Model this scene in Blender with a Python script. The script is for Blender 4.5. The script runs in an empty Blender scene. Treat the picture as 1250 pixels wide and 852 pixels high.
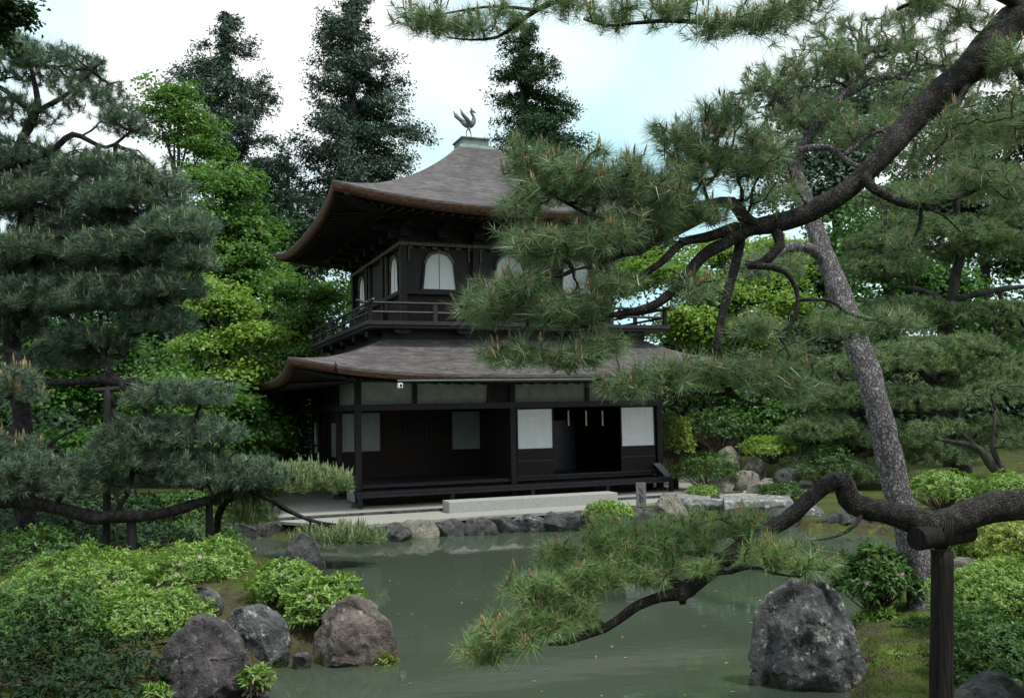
import bpy, bmesh, math
import numpy as np
from mathutils import Matrix, Vector
R_=math.radians
# ------------------------------------------------------------------ camera, sky, sun, exposure
sc=bpy.context.scene; COL=sc.collection
F=1138.38; PITCH=.0641; ROLL=.0188; YAW=.3719; HC=2.57          # camera measured from the pavilion's own proportions
cam=bpy.data.cameras.new('Camera'); co=bpy.data.objects.new('Camera',cam); COL.objects.link(co); sc.camera=co
cam.sensor_fit='HORIZONTAL'; cam.sensor_width=36; cam.lens=F/1250*36; cam.clip_start=.1; cam.clip_end=2000
co.matrix_world=Matrix.Translation((0,0,HC))@(Matrix.Rotation(math.pi/2+PITCH,4,'X')@Matrix.Rotation(-ROLL,4,'Z'))
SUN_EL,SUN_AZ=R_(62),R_(125)                                      # azimuth clockwise from +Y
w=bpy.data.worlds.new('World'); sc.world=w; w.use_nodes=True; nt=w.node_tree; nt.nodes.clear()
def nd(nt,t,**k):
    n=nt.nodes.new(t)
    for a,b in k.items():
        if a[0]=='_': n.inputs[int(a[1:])].default_value=b
        else: setattr(n,a,b)
    return n
L=nt.links.new
sk=nd(nt,'ShaderNodeTexSky',sky_type='NISHITA',sun_disc=False,sun_elevation=SUN_EL,sun_rotation=SUN_AZ,air_density=1.0,dust_density=1.5)
tc=nd(nt,'ShaderNodeTexCoord'); nz=nd(nt,'ShaderNodeTexNoise'); nz.inputs['Scale'].default_value=2.1; nz.inputs['Detail'].default_value=5
rp=nd(nt,'ShaderNodeMapRange'); rp.inputs[1].default_value=.41; rp.inputs[2].default_value=.6; rp.inputs[3].default_value=.0; rp.inputs[4].default_value=1.0
mx=nd(nt,'ShaderNodeMix',data_type='RGBA'); mx.inputs[7].default_value=(11.6,11.8,11.9,1)
bg=nd(nt,'ShaderNodeBackground'); bg.inputs[1].default_value=.1; wo=nd(nt,'ShaderNodeOutputWorld')
L(tc.outputs['Generated'],nz.inputs['Vector']); L(nz.outputs[0],rp.inputs[0]); L(rp.outputs[0],mx.inputs[0]); m0=nd(nt,'ShaderNodeMix',data_type='RGBA'); m0.inputs[0].default_value=.82; m0.inputs[7].default_value=(7.4,11.8,12.8,1); L(sk.outputs[0],m0.inputs[6]); L(m0.outputs[2],mx.inputs[6]); L(mx.outputs[2],bg.inputs[0]); L(bg.outputs[0],wo.inputs[0])
sl=bpy.data.lights.new('Sun','SUN'); sl.energy=3.2; sl.angle=R_(7); sl.color=(1,.96,.9)
so=bpy.data.objects.new('Sun',sl); COL.objects.link(so)
sd=Vector((math.sin(SUN_AZ)*math.cos(SUN_EL),math.cos(SUN_AZ)*math.cos(SUN_EL),math.sin(SUN_EL)))
so.rotation_euler=sd.to_track_quat('Z','Y').to_euler(); so.location=sd*60
vs=sc.view_settings; vs.view_transform='Standard'; vs.look='None'; vs.exposure=-.02; vs.gamma=1; vs.use_curve_mapping=False
sc.render.engine='CYCLES'; cy=sc.cycles
cy.max_bounces=6; cy.diffuse_bounces=3; cy.glossy_bounces=2; cy.transmission_bounces=3; cy.transparent_max_bounces=4; cy.caustics_reflective=False; cy.caustics_refractive=False
cy.use_denoising=True
# ------------------------------------------------------------------ maths helpers
cp,sp,cr,sr=math.cos(PITCH),math.sin(PITCH),math.cos(ROLL),math.sin(ROLL); cyw,syw=math.cos(YAW),math.sin(YAW)
def ray(px,py):
    x=(px-625)/F; y=(426-py)/F; x0=x*cr+y*sr; y0=-x*sr+y*cr
    return np.array([x0,cp-sp*y0,sp+cp*y0])
def P(px,py,Y):
    r=ray(px,py); return r*(Y/r[1])+np.array([0,0,HC])
def G(px,py,z=0.):
    r=ray(px,py); return r*((z-HC)/r[2])+np.array([0,0,HC])
def pxm(Y): return Y/F                                              # metres per photo pixel at distance Y
Z0=HC-2.2478; OX,OY=4.6602*cyw-22.1781*syw, 4.6602*syw+22.1781*cyw   # the pavilion's front left post
def V(u,v,w_): return np.array([OX+u*cyw-v*syw, OY+u*syw+v*cyw, Z0+w_])
def uv_(p): d=np.array(p)[:2]-[OX,OY]; return d[0]*cyw+d[1]*syw, -d[0]*syw+d[1]*cyw
def uw(px,py,v):                                                     # photo pixel -> (u,w) on the pavilion plane at depth v
    r=ray(px,py); n=np.array([-syw,cyw,0]); t=(n@(V(0,v,0)-[0,0,HC]))/(n@r); p=r*t+[0,0,HC]; return uv_(p)[0],p[2]-Z0
def vw(px,py,u):
    r=ray(px,py); n=np.array([cyw,syw,0]); t=(n@(V(u,0,0)-[0,0,HC]))/(n@r); p=r*t+[0,0,HC]; return uv_(p)[1],p[2]-Z0
def nrm(a): return a/(np.linalg.norm(a,axis=-1,keepdims=True)+1e-12)
def vnoise(p):
    i=np.floor(p); f=p-i; f=f*f*(3-2*f); o=0
    for dx in (0,1):
        for dy in (0,1):
            for dz in (0,1):
                q=i+[dx,dy,dz]; h=np.sin(q@np.array([127.1,311.7,74.7]))*43758.5453; h=h-np.floor(h)
                o=o+h*np.abs(1-dx-f[:,0])*np.abs(1-dy-f[:,1])*np.abs(1-dz-f[:,2])
    return o*2-1
def fbm(p,oct=4,lac=2.1,g=.5):
    s=0;a=1
    for k in range(oct): s=s+a*vnoise(p+k*17.3); p=p*lac; a*=g
    return s
RNG=np.random.default_rng(7)
# ------------------------------------------------------------------ object helpers
def link(name,me,mats,parent=None):
    o=bpy.data.objects.new(name,me); COL.objects.link(o)
    for m in (mats if isinstance(mats,(list,tuple)) else [mats]): me.materials.append(m)
    if parent: o.parent=parent; o.matrix_parent_inverse=parent.matrix_world.inverted() if False else Matrix.Translation(-Vector(parent.location))
    return o
def tag(o,label=None,cat=None,group=None,kind=None):
    if label: o['label']=label
    if cat: o['category']=cat
    if group: o['group']=group
    if kind: o['kind']=kind
    return o
def thing(name,loc,label,cat,group=None):
    o=bpy.data.objects.new(name,None); COL.objects.link(o); o.location=Vector(loc); o.empty_display_size=.2
    return tag(o,label,cat,group)
def mesh_np(name,v,f,mats,parent=None,smooth=False,midx=None,off=None):
    v=np.asarray(v,np.float32); me=bpy.data.meshes.new(name)
    if off is not None: v=v-np.asarray(off,np.float32)
    if isinstance(f,np.ndarray):
        k=f.shape[1]; n=len(f)
        me.vertices.add(len(v)); me.vertices.foreach_set('co',v.ravel()); me.loops.add(n*k); me.loops.foreach_set('vertex_index',f.astype(np.int32).ravel())
        me.polygons.add(n); me.polygons.foreach_set('loop_start',np.arange(0,n*k,k,dtype=np.int32)); me.polygons.foreach_set('loop_total',np.full(n,k,np.int32))
    else: me.from_pydata(v.tolist(),[],[list(x) for x in f])
    if midx is not None: me.polygons.foreach_set('material_index',np.asarray(midx,np.int32))
    if smooth: me.polygons.foreach_set('use_smooth',np.ones(len(me.polygons),bool))
    me.update(calc_edges=True); o=link(name,me,mats,parent)
    return o
class MB:                                                            # collects boxes, prisms and tubes into one mesh
    def __init__(s): s.v=[];s.f=[];s.n=0
    def add(s,v,f):
        s.v.append(np.asarray(v,float)); s.f+= [tuple(i+s.n for i in q) for q in f]; s.n+=len(v)
    def box(s,a,b,fn=lambda u,v,w_:np.array([u,v,w_])):              # two opposite corners, through a frame
        c=[fn(x,y,z) for z in (a[2],b[2]) for x,y in ((a[0],a[1]),(b[0],a[1]),(b[0],b[1]),(a[0],b[1]))]
        s.add(c,[(3,2,1,0),(4,5,6,7),(0,1,5,4),(1,2,6,5),(2,3,7,6),(3,0,4,7)])
    def bar(s,a,b,r0,r1=None,k=8,flat=1.):
        a=np.array(a,float);b=np.array(b,float);r1=r0 if r1 is None else r1;d=nrm(b-a);x=nrm(np.cross(d,[0,0,1.] if abs(d[2])<.9 else [1.,0,0]));y=np.cross(d,x)
        t=np.arange(k)*2*math.pi/k; c=np.cos(t)[:,None]*x+np.sin(t)[:,None]*y*flat
        s.add(np.vstack([a+c*r0,b+c*r1]),[(i,(i+1)%k,k+(i+1)%k,k+i) for i in range(k)]+[tuple(range(k-1,-1,-1)),tuple(range(k,2*k))])
    def prism(s,pts,off):                                            # planar polygon extruded by a vector
        n=len(pts);p=np.array(pts,float); s.add(np.vstack([p,p+np.array(off)]),[tuple(range(n)),tuple(range(2*n-1,n-1,-1))]+[(i,n+i,n+(i+1)%n,(i+1)%n) for i in range(n)])
    def build(s,name,mat,parent=None,smooth=False): 
        o=mesh_np(name,np.vstack(s.v),s.f,mat,parent,smooth)
        bm=bmesh.new(); bm.from_mesh(o.data); bmesh.ops.recalc_face_normals(bm,faces=bm.faces); bm.to_mesh(o.data); bm.free(); return o
def bevel(o,wd=.012):
    m=o.modifiers.new('b','BEVEL'); m.width=wd; m.segments=2; m.limit_method='ANGLE'; return o
# ------------------------------------------------------------------ materials
def newmat(name):
    m=bpy.data.materials.new(name); m.use_nodes=True; nt=m.node_tree; b=nt.nodes['Principled BSDF']; return m,nt,b
def noise_mix(nt,c1,c2,scale,detail=5,lo=.35,hi=.65,vec=None,rough=.6):
    n=nd(nt,'ShaderNodeTexNoise'); n.inputs['Scale'].default_value=scale; n.inputs['Detail'].default_value=detail; n.inputs['Roughness'].default_value=rough
    if vec is None: vec=nd(nt,'ShaderNodeTexCoord').outputs['Object']
    nt.links.new(vec,n.inputs['Vector']); r=nd(nt,'ShaderNodeMapRange'); r.inputs[1].default_value=lo; r.inputs[2].default_value=hi; nt.links.new(n.outputs[0],r.inputs[0])
    m=nd(nt,'ShaderNodeMix',data_type='RGBA'); nt.links.new(r.outputs[0],m.inputs[0])
    for k,c in ((6,c1),(7,c2)):
        if isinstance(c,tuple): m.inputs[k].default_value=c+(1,)
        else: nt.links.new(c,m.inputs[k])
    return m.outputs[2],r.outputs[0],n.outputs[0]
def bump(nt,b,h,strength=.5,dist=.02):
    n=nd(nt,'ShaderNodeBump'); n.inputs['Strength'].default_value=strength; n.inputs['Distance'].default_value=dist; nt.links.new(h,n.inputs['Height']); nt.links.new(n.outputs[0],b.inputs['Normal'])
def mapped(nt,scale,rot=(0,0,0)):
    t=nd(nt,'ShaderNodeTexCoord'); m=nd(nt,'ShaderNodeMapping'); m.inputs['Scale'].default_value=scale; m.inputs['Rotation'].default_value=rot; nt.links.new(t.outputs['Object'],m.inputs[0]); return m.outputs[0]
def simple(name,c1,c2,scale=6,rough=.7,bs=.3,stretch=(1,1,1),spec=.3,dist=.02,lo=.35,hi=.65,rot=(0,0,0)):
    m,nt,b=newmat(name); v=mapped(nt,stretch,rot); c,f,h=noise_mix(nt,c1,c2,scale,6,lo,hi,v); nt.links.new(c,b.inputs['Base Color']); b.inputs['Roughness'].default_value=rough; b.inputs['Specular IOR Level'].default_value=spec
    if bs: bump(nt,b,h,bs,dist)
    return m
def leafmat(name,c1,c2,trans=.3,scale=.9,gloss=.25,rough=.45,lo=.6,hi=1.4,dead=0):
    m,nt,b=newmat(name); c,_,_=noise_mix(nt,c1,c2,scale,3,.3,.7)
    g=nd(nt,'ShaderNodeNewGeometry'); r=nd(nt,'ShaderNodeMapRange'); r.inputs[3].default_value=lo; r.inputs[4].default_value=hi; nt.links.new(g.outputs['Random Per Island'],r.inputs[0])
    if dead:
        cm=nd(nt,'ShaderNodeMath',operation='LESS_THAN'); cm.inputs[1].default_value=dead; nt.links.new(g.outputs['Random Per Island'],cm.inputs[0]); dx=nd(nt,'ShaderNodeMix',data_type='RGBA'); nt.links.new(cm.outputs[0],dx.inputs[0]); nt.links.new(c,dx.inputs[6]); dx.inputs[7].default_value=(.3,.2,.09,1); c=dx.outputs[2]
    mu=nd(nt,'ShaderNodeVectorMath',operation='SCALE'); nt.links.new(c,mu.inputs[0]); nt.links.new(r.outputs[0],mu.inputs['Scale'])
    nt.links.new(mu.outputs[0],b.inputs['Base Color']); b.inputs['Roughness'].default_value=rough; b.inputs['Specular IOR Level'].default_value=gloss
    if trans>0:
        t=nd(nt,'ShaderNodeBsdfTranslucent'); hs=nd(nt,'ShaderNodeMix',data_type='RGBA',blend_type='MULTIPLY'); hs.inputs[0].default_value=1; hs.inputs[7].default_value=(1.2,1.28,.65,1); nt.links.new(mu.outputs[0],hs.inputs[6]); nt.links.new(hs.outputs[2],t.inputs[0])
        x=nd(nt,'ShaderNodeMixShader'); x.inputs[0].default_value=trans; nt.links.new(b.outputs[0],x.inputs[1]); nt.links.new(t.outputs[0],x.inputs[2]); nt.links.new(x.outputs[0],nt.nodes['Material Output'].inputs[0])
    return m
def barkmat(name,c1,c2,c3,vs=22,stretch=(1,1,.45),strength=.8,dist=.02):
    m,nt,b=newmat(name); v=mapped(nt,stretch); vo=nd(nt,'ShaderNodeTexVoronoi',feature='DISTANCE_TO_EDGE'); vo.inputs['Scale'].default_value=vs
    n=nd(nt,'ShaderNodeTexNoise'); n.inputs['Scale'].default_value=9; n.inputs['Detail'].default_value=5; nt.links.new(v,n.inputs['Vector'])
    ad=nd(nt,'ShaderNodeVectorMath',operation='MULTIPLY_ADD'); nt.links.new(n.outputs['Color'],ad.inputs[0]); ad.inputs[1].default_value=(.2,.2,.2); nt.links.new(v,ad.inputs[2]); nt.links.new(ad.outputs[0],vo.inputs['Vector'])
    r=nd(nt,'ShaderNodeMapRange'); r.inputs[1].default_value=-.06; r.inputs[2].default_value=.2; nt.links.new(vo.outputs['Distance'],r.inputs[0])
    c,_,h=noise_mix(nt,c2,c3,14,6,.4,.65,v); m2=nd(nt,'ShaderNodeMix',data_type='RGBA'); nt.links.new(r.outputs[0],m2.inputs[0]); m2.inputs[6].default_value=c1+(1,); nt.links.new(c,m2.inputs[7]); nt.links.new(m2.outputs[2],b.inputs['Base Color'])
    su=nd(nt,'ShaderNodeMath',operation='ADD'); nt.links.new(r.outputs[0],su.inputs[0]); nt.links.new(h,su.inputs[1]); bump(nt,b,su.outputs[0],strength,dist); b.inputs['Roughness'].default_value=.9; b.inputs['Specular IOR Level'].default_value=.15
    return m
def rockmat(name,c1,c2,lich,moss=None,sc_=5.,lich_lo=.56):
    m,nt,b=newmat(name); v=mapped(nt,(1,1,1)); c,_,h=noise_mix(nt,c1,c2,sc_,8,.35,.65,v,.65)
    c2_,f2,_=noise_mix(nt,c,lich,sc_*2.2,9,lich_lo,lich_lo+.07,v,.75); c3,_,_=noise_mix(nt,c2_,tuple(x*.28 for x in c1),sc_*1.1,9,.54,.66,mapped(nt,(1.3,1.3,.6)),.72)
    if moss:
        g=nd(nt,'ShaderNodeNewGeometry'); s=nd(nt,'ShaderNodeSeparateXYZ'); nt.links.new(g.outputs['Position'],s.inputs[0]); n=nd(nt,'ShaderNodeTexNoise'); n.inputs['Scale'].default_value=4; n.inputs['Detail'].default_value=5
        ma=nd(nt,'ShaderNodeMath',operation='MULTIPLY_ADD'); nt.links.new(n.outputs[0],ma.inputs[0]); ma.inputs[1].default_value=-.9; nt.links.new(s.outputs[2],ma.inputs[2]); r=nd(nt,'ShaderNodeMapRange'); r.inputs[1].default_value=-.37; r.inputs[2].default_value=-.5; nt.links.new(ma.outputs[0],r.inputs[0])
        mm=nd(nt,'ShaderNodeMix',data_type='RGBA'); nt.links.new(r.outputs[0],mm.inputs[0]); nt.links.new(c3,mm.inputs[6]); mm.inputs[7].default_value=moss+(1,); c3=mm.outputs[2]
    nt.links.new(c3,b.inputs['Base Color']); b.inputs['Roughness'].default_value=.85; b.inputs['Specular IOR Level'].default_value=.25
    n2=nd(nt,'ShaderNodeTexNoise'); n2.inputs['Scale'].default_value=sc_*5; n2.inputs['Detail'].default_value=8; n2.inputs['Roughness'].default_value=.7; nt.links.new(v,n2.inputs['Vector'])
    su=nd(nt,'ShaderNodeMath',operation='ADD'); nt.links.new(n2.outputs[0],su.inputs[0]); nt.links.new(h,su.inputs[1]); bump(nt,b,su.outputs[0],1,.06)
    return m
M={}
M['needle_near']=leafmat('needle_near',(.155,.245,.125),(.25,.325,.185),.2,5.,.5,.34,.6,1.5,.035)
M['needle_sun_tint']=leafmat('needle_sun_tint',(.19,.3,.11),(.29,.385,.17),.2,5.,.5,.34,.6,1.5,.03)  # sunlight on the low limb put into a brighter, yellower needle colour
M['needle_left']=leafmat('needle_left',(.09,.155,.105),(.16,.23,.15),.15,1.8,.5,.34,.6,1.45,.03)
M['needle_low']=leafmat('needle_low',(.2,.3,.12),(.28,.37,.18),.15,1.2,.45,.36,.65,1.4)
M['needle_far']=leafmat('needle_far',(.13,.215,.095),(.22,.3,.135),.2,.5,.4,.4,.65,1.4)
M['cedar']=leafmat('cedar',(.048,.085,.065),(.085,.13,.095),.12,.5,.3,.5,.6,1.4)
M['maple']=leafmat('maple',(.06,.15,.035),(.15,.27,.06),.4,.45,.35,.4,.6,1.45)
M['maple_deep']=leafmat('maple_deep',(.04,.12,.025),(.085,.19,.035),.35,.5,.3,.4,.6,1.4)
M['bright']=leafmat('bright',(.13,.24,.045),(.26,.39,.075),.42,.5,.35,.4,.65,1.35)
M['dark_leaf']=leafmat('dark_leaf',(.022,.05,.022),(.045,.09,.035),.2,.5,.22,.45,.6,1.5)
M['painted_shade_leaf']=leafmat('painted_shade_leaf',(.013,.032,.013),(.026,.055,.02),.15,.5,.15,.5,.6,1.5)  # deep shade of the near left corner put into a darker leaf colour
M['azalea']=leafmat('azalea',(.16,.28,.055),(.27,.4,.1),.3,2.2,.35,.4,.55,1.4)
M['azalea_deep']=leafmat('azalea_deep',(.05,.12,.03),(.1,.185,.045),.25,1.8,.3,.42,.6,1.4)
M['azalea_gold']=leafmat('azalea_gold',(.2,.28,.05),(.3,.37,.08),.3,1.5,.35,.4,.6,1.35)
M['candle']=leafmat('candle',(.29,.18,.095),(.37,.25,.14),0,5,.2,.6,.7,1.3)
M['candle_pale']=leafmat('candle_pale',(.2,.26,.13),(.28,.31,.17),0,5,.2,.6,.7,1.3)
M['petal']=leafmat('petal',(.66,.36,.5),(.74,.48,.58),.3,5,.2,.5,.8,1.2)
M['bark']=barkmat('bark',(.016,.013,.013),(.036,.031,.03),(.105,.096,.092),44,(1,1,.8),1,.012)
M['bark_grey']=barkmat('bark_grey',(.045,.038,.042),(.17,.15,.157),(.33,.3,.31),27,(1,1,.5),1,.025)
M['bark_far']=simple('bark_far',(.03,.026,.024),(.085,.075,.07),8,.9,.5,(1,1,.3))
M['rock_big']=rockmat('rock_big',(.04,.04,.05),(.2,.2,.2),(.52,.52,.48),(.05,.07,.02),3.6,.545)
M['rock_plum']=rockmat('rock_plum',(.06,.05,.057),(.19,.165,.172),(.34,.34,.28),(.05,.07,.02),7,.56)
M['rock_brown']=rockmat('rock_brown',(.09,.07,.066),(.31,.26,.23),(.5,.47,.4),(.07,.09,.02),3.5,.58)
M['rock_dark']=rockmat('rock_dark',(.045,.045,.048),(.15,.148,.145),(.32,.32,.29),(.04,.06,.02),6,.6)
M['rock_pale']=rockmat('rock_pale',(.2,.185,.15),(.36,.33,.27),(.5,.48,.42),None,5,.6)
M['granite']=simple('granite',(.28,.28,.265),(.43,.43,.405),30,.85,.3,lo=.3,hi=.7)
M['bridge']=rockmat('bridge',(.16,.16,.155),(.34,.34,.33),(.6,.6,.58),None,4,.52)
M['timber']=simple('timber',(.009,.007,.008),(.024,.019,.021),9,.55,.35,(3,3,.35),.35)
M['timber_h']=simple('timber_h',(.013,.011,.014),(.038,.032,.04),9,.5,.35,(.5,3,3),.4)
M['board']=simple('board',(.011,.0075,.007),(.032,.02,.016),14,.65,.3,(4,4,.3),.25)
M['pale_wood']=simple('pale_wood',(.08,.07,.055),(.24,.21,.16),12,.8,.3,(3,3,.4),.2)
M['fascia']=simple('fascia',(.04,.02,.014),(.135,.064,.04),10,.75,.3,(1,1,3),.2)
M['soffit']=simple('soffit',(.011,.009,.009),(.03,.023,.021),8,.8,.3,spec=.15)
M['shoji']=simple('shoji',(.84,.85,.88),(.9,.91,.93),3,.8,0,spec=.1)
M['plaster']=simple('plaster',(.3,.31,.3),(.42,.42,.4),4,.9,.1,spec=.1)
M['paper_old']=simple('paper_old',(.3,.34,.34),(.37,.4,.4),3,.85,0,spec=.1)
M['copper']=simple('copper',(.1,.135,.125),(.19,.235,.215),8,.6,.2,spec=.4)
M['bronze']=simple('bronze',(.06,.08,.075),(.13,.16,.15),14,.55,.2,spec=.5)
M['gutter']=simple('gutter',(.07,.12,.12),(.11,.17,.17),6,.5,.1,spec=.4)
M['white']=simple('white',(.7,.72,.72),(.8,.82,.82),6,.4,0)
M['black']=simple('black',(.012,.011,.011),(.035,.031,.03),12,.8,.4,(3,3,.4))
M['crutch']=simple('crutch',(.008,.007,.007),(.04,.034,.032),10,.85,.8,(5,5,.35),.15,.03,.3,.7)
M['grey_wood']=simple('grey_wood',(.1,.098,.1),(.26,.25,.25),16,.85,.4,(4,4,.3))
M['ink']=simple('ink',(.03,.03,.03),(.06,.06,.06),20,.8,0)
M['gravel']=simple('gravel',(.24,.23,.205),(.42,.405,.365),42,.95,.4,lo=.25,hi=.75,dist=.01)
M['floor_in']=simple('floor_in',(.018,.018,.026),(.035,.035,.05),6,.3,.1,spec=.5)
M['straw']=simple('straw',(.35,.32,.2),(.5,.46,.3),10,.8,.1)
M['stem']=simple('stem',(.06,.04,.03),(.13,.095,.07),14,.85,.3)
def roofmat():
    m,nt,b=newmat('roof_bark'); v=mapped(nt,(1.,1.,6.5),(0,0,-YAW)); c,_,h=noise_mix(nt,(.06,.053,.055),(.245,.22,.216),3.4,9,.34,.66,v,.75); c2,_,_=noise_mix(nt,c,(.09,.078,.088),.7,4,.5,.75,mapped(nt,(1,1,1)))
    nt.links.new(c2,b.inputs['Base Color']); b.inputs['Roughness'].default_value=.9; b.inputs['Specular IOR Level'].default_value=.15; bump(nt,b,h,1,.09); return m
M['roof']=roofmat()
def groundmat():
    m,nt,b=newmat('ground'); c,_,h=noise_mix(nt,(.05,.042,.026),(.10,.085,.05),9,7,.35,.65); c2,_,_=noise_mix(nt,c,(.075,.105,.022),1.6,7,.42,.56); c3,_,_=noise_mix(nt,c2,(.13,.15,.035),3.1,7,.56,.68)
    nt.links.new(c3,b.inputs['Base Color']); b.inputs['Roughness'].default_value=.95; b.inputs['Specular IOR Level'].default_value=.1
    n=nd(nt,'ShaderNodeTexNoise'); n.inputs['Scale'].default_value=26; n.inputs['Detail'].default_value=8; nt.links.new(nd(nt,'ShaderNodeTexCoord').outputs['Object'],n.inputs['Vector']); bump(nt,b,n.outputs[0],1,.06); return m
M['ground']=groundmat()
def watermat():
    m,nt,b=newmat('pond_water'); v=mapped(nt,(1,1,1)); c,_,_=noise_mix(nt,(.052,.069,.046),(.066,.085,.058),.35,3,.3,.7,v); nt.links.new(c,b.inputs['Base Color']); b.inputs['Roughness'].default_value=.035; b.inputs['IOR'].default_value=1.33; b.inputs['Specular IOR Level'].default_value=.5
    n=nd(nt,'ShaderNodeTexNoise'); n.inputs['Scale'].default_value=2.2; n.inputs['Detail'].default_value=3; nt.links.new(mapped(nt,(1,2.2,1)),n.inputs['Vector']); bump(nt,b,n.outputs[0],.05,.03); return m
M['water']=watermat()
# ------------------------------------------------------------------ ground, pond, terrace
SHORE=[(-400,669),(-150,668),(0,664),(150,662),(270,660),(340,655),(400,661),(470,658),(520,653.5),(600,650),(700,645.5),(770,640),(800,637),(860,633),(965,634),(985,648),(1030,650),(1080,652),(1104,662),(1104,690),(1085,722),(1050,746),(1036,772),(1052,805),(1046,852),(1040,1100),
       (90,1100),(140,885),(200,852),(290,838),(338,814),(362,802),(395,792),(445,778),(432,748),(385,712),(345,694),(300,690),(200,686),(0,682),(-400,680)]
SH=np.array([G(x,y)[:2] for x,y in SHORE])
def shore_dist(p):                                                   # signed: positive on land
    d=np.full(len(p),1e9); ins=np.zeros(len(p),bool)
    for i in range(len(SH)):
        a,b=SH[i],SH[(i+1)%len(SH)]; ab=b-a; t=np.clip(((p-a)@ab)/(ab@ab),0,1); d=np.minimum(d,np.linalg.norm(p-a-t[:,None]*ab,axis=1))
        c=(a[1]>p[:,1])!=(b[1]>p[:,1]); ins^=c&(p[:,0]<(b[0]-a[0])*(p[:,1]-a[1])/(b[1]-a[1]+1e-12)+a[0])
    return np.where(ins,-d,d)
def sst(x,a,b): t=np.clip((x-a)/(b-a),0,1); return t*t*(3-2*t)
def gz(xy):
    p=np.atleast_2d(np.asarray(xy,float)); d=shore_dist(p); X,Y=p[:,0],p[:,1]
    h=-.75+.75*sst(d,-1.2,-.02)+.17*sst(d,-.03,.14)+.08*sst(d,.1,1.2)
    n=fbm(np.c_[X*.8,Y*.8,X*0],3); flat=np.exp(-(np.maximum(0,np.abs(X-0)-8)/6)**2)*sst(Y,18,20)
    h=h+np.where(d>0,sst(d,.1,1)*(.05*n)*(1-flat),0)
    for px,py,r,a in ((330,745,1.3,.18),(90,740,3.0,.3),(1210,740,2.0,.16),(1120,700,1.6,.08)):
        c=G(px,py); h=h+a*np.exp(-((X-c[0])**2+(Y-c[1])**2)/r**2)*sst(d,0,.6)
    h=h+sst(Y,30,46)*.8*sst(d,0,3)+sst(Y,42,120)*9+sst(np.abs(X)-10,0,18)*.9*sst(Y,8,26)*sst(d,0,3)
    return h
def gpt(x,y,dz=0.): return np.array([x,y,float(gz([[x,y]])[0])+dz])
def gpx(px,py,z=.3):                                                 # photo pixel -> point on the ground
    for _ in range(4): p=G(px,py,z); z=float(gz([p[:2]])[0])
    return np.array([p[0],p[1],z])
xs=np.r_[-300,-200,-130,-90,-60,-45,-35,-28,np.arange(-23,-8,.4),np.arange(-8,9,.14),np.arange(9,23,.4),28,35,45,60,90,130,200,300]
ys=np.r_[-60,-20,-5,0,3,5,np.arange(6,24,.14),np.arange(24,44,.5),48,55,65,80,100,120,150,200,300,420]
gx,gy=np.meshgrid(xs,ys); pv=np.c_[gx.ravel(),gy.ravel()]; hz=gz(pv); nx=len(xs); ii=(np.arange(len(ys)-1)[:,None]*nx+np.arange(nx-1)).ravel()
tag(mesh_np('ground',np.c_[pv,hz],np.c_[ii,ii+1,ii+1+nx,ii+nx],M['ground'],smooth=True),kind='structure')
rng=np.random.default_rng(77); gv=np.c_[rng.uniform(-30,30,9000),rng.uniform(-17,-9,9000),rng.uniform(0,1,9000)**1.2*13+.5]; gv[:,2]*=.75+.3*vnoise(gv*[.25,0,0])
def late_blocking_grove():                                                     # unseen leaf mass added behind the viewpoint to cut frontal sky light
    v,f=leaves(gv,np.tile([0,.6,.6],(9000,1)),.85,.6,rng,jit=.7); tag(mesh_np('sky_blocking_grove',v,f,M['dark_leaf']),'unseen dark foliage added behind the viewpoint to block sky light','wood',kind='stuff')
tag(mesh_np('pond_water',[(-40,-6,0),(9,-6,0),(9,25,0),(-40,25,0)],[(0,1,2,3)],M['water']),kind='structure')
TZ=Z0-.012
tp=[G(x,y,TZ) for x,y in ((322,633),(350,637),(395,640),(440,641),(470,638.5),(530,634),(600,629),(690,624),(770,617),(806,612),(838,606),(900,605),(960,602),(1000,599),(990,588),(900,580),(825,577))]+[V(11,9,-.012),V(-2.6,9,-.012)]
b_=MB(); b_.prism([tuple(p) for p in tp],(0,0,-.06)); tag(b_.build('gravel_terrace',M['gravel']),kind='structure')
# ------------------------------------------------------------------ the pavilion
W,D=8.2,6.33; UA,UB,WU,DU=1.22,.27,5.714,5.85
pav=thing('pavilion',V(W/2,D/2,0),'two-storey dark timber temple pavilion with curved cypress-bark roofs and bell-shaped windows behind the pond','pavilion')
def pbox(name,m,*bx,par=None,bv=0):
    q=MB()
    for a,b in bx: q.box(a,b,V)
    o=q.build(name,m,None); par=par or pav
    o.parent=par; o.matrix_parent_inverse=Matrix.Translation(-Vector(wloc(par)))
    if bv: bevel(o,bv)
    return o
def wloc(o): return Vector(o.location)                                # parts sit at zero under their thing
def adopt(o,par): o.parent=par; o.matrix_parent_inverse=Matrix.Translation(-wloc(par)); return o
def mbuild(q,name,m,par,smooth=False): return adopt(q.build(name,m,None,smooth),par)
u5=uw(626,560,0)[0]; rr=vw(414,545,0)[0]
TOPW=3.02
for u,v in ((0,0),(u5,0),(W,0),(0,rr),(0,(rr+D)/2),(0,D),(W,D),(W,D/2)):
    pbox('post',M['timber'],((u-.075,v-.075,.0),(u+.075,v+.075,TOPW)),bv=.01)
    q=MB(); c=V(u,v,0); q.bar(c+[0,0,-.06],c+[0,0,.06],.2,.16,10); mbuild(q,'foundation_stone',M['rock_dark'],pav)
pbox('lintel',M['timber_h'],((-.11,-.1,2.27),(W+.11,-.076,2.42)),((-.1,-.076,2.27),(-.076,D,2.42)))
pbox('wall_plate',M['timber_h'],((-.2,-.07,2.95),(W+.2,.07,3.1)),((-.07,.07,2.95),(.07,D,3.1)))
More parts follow.
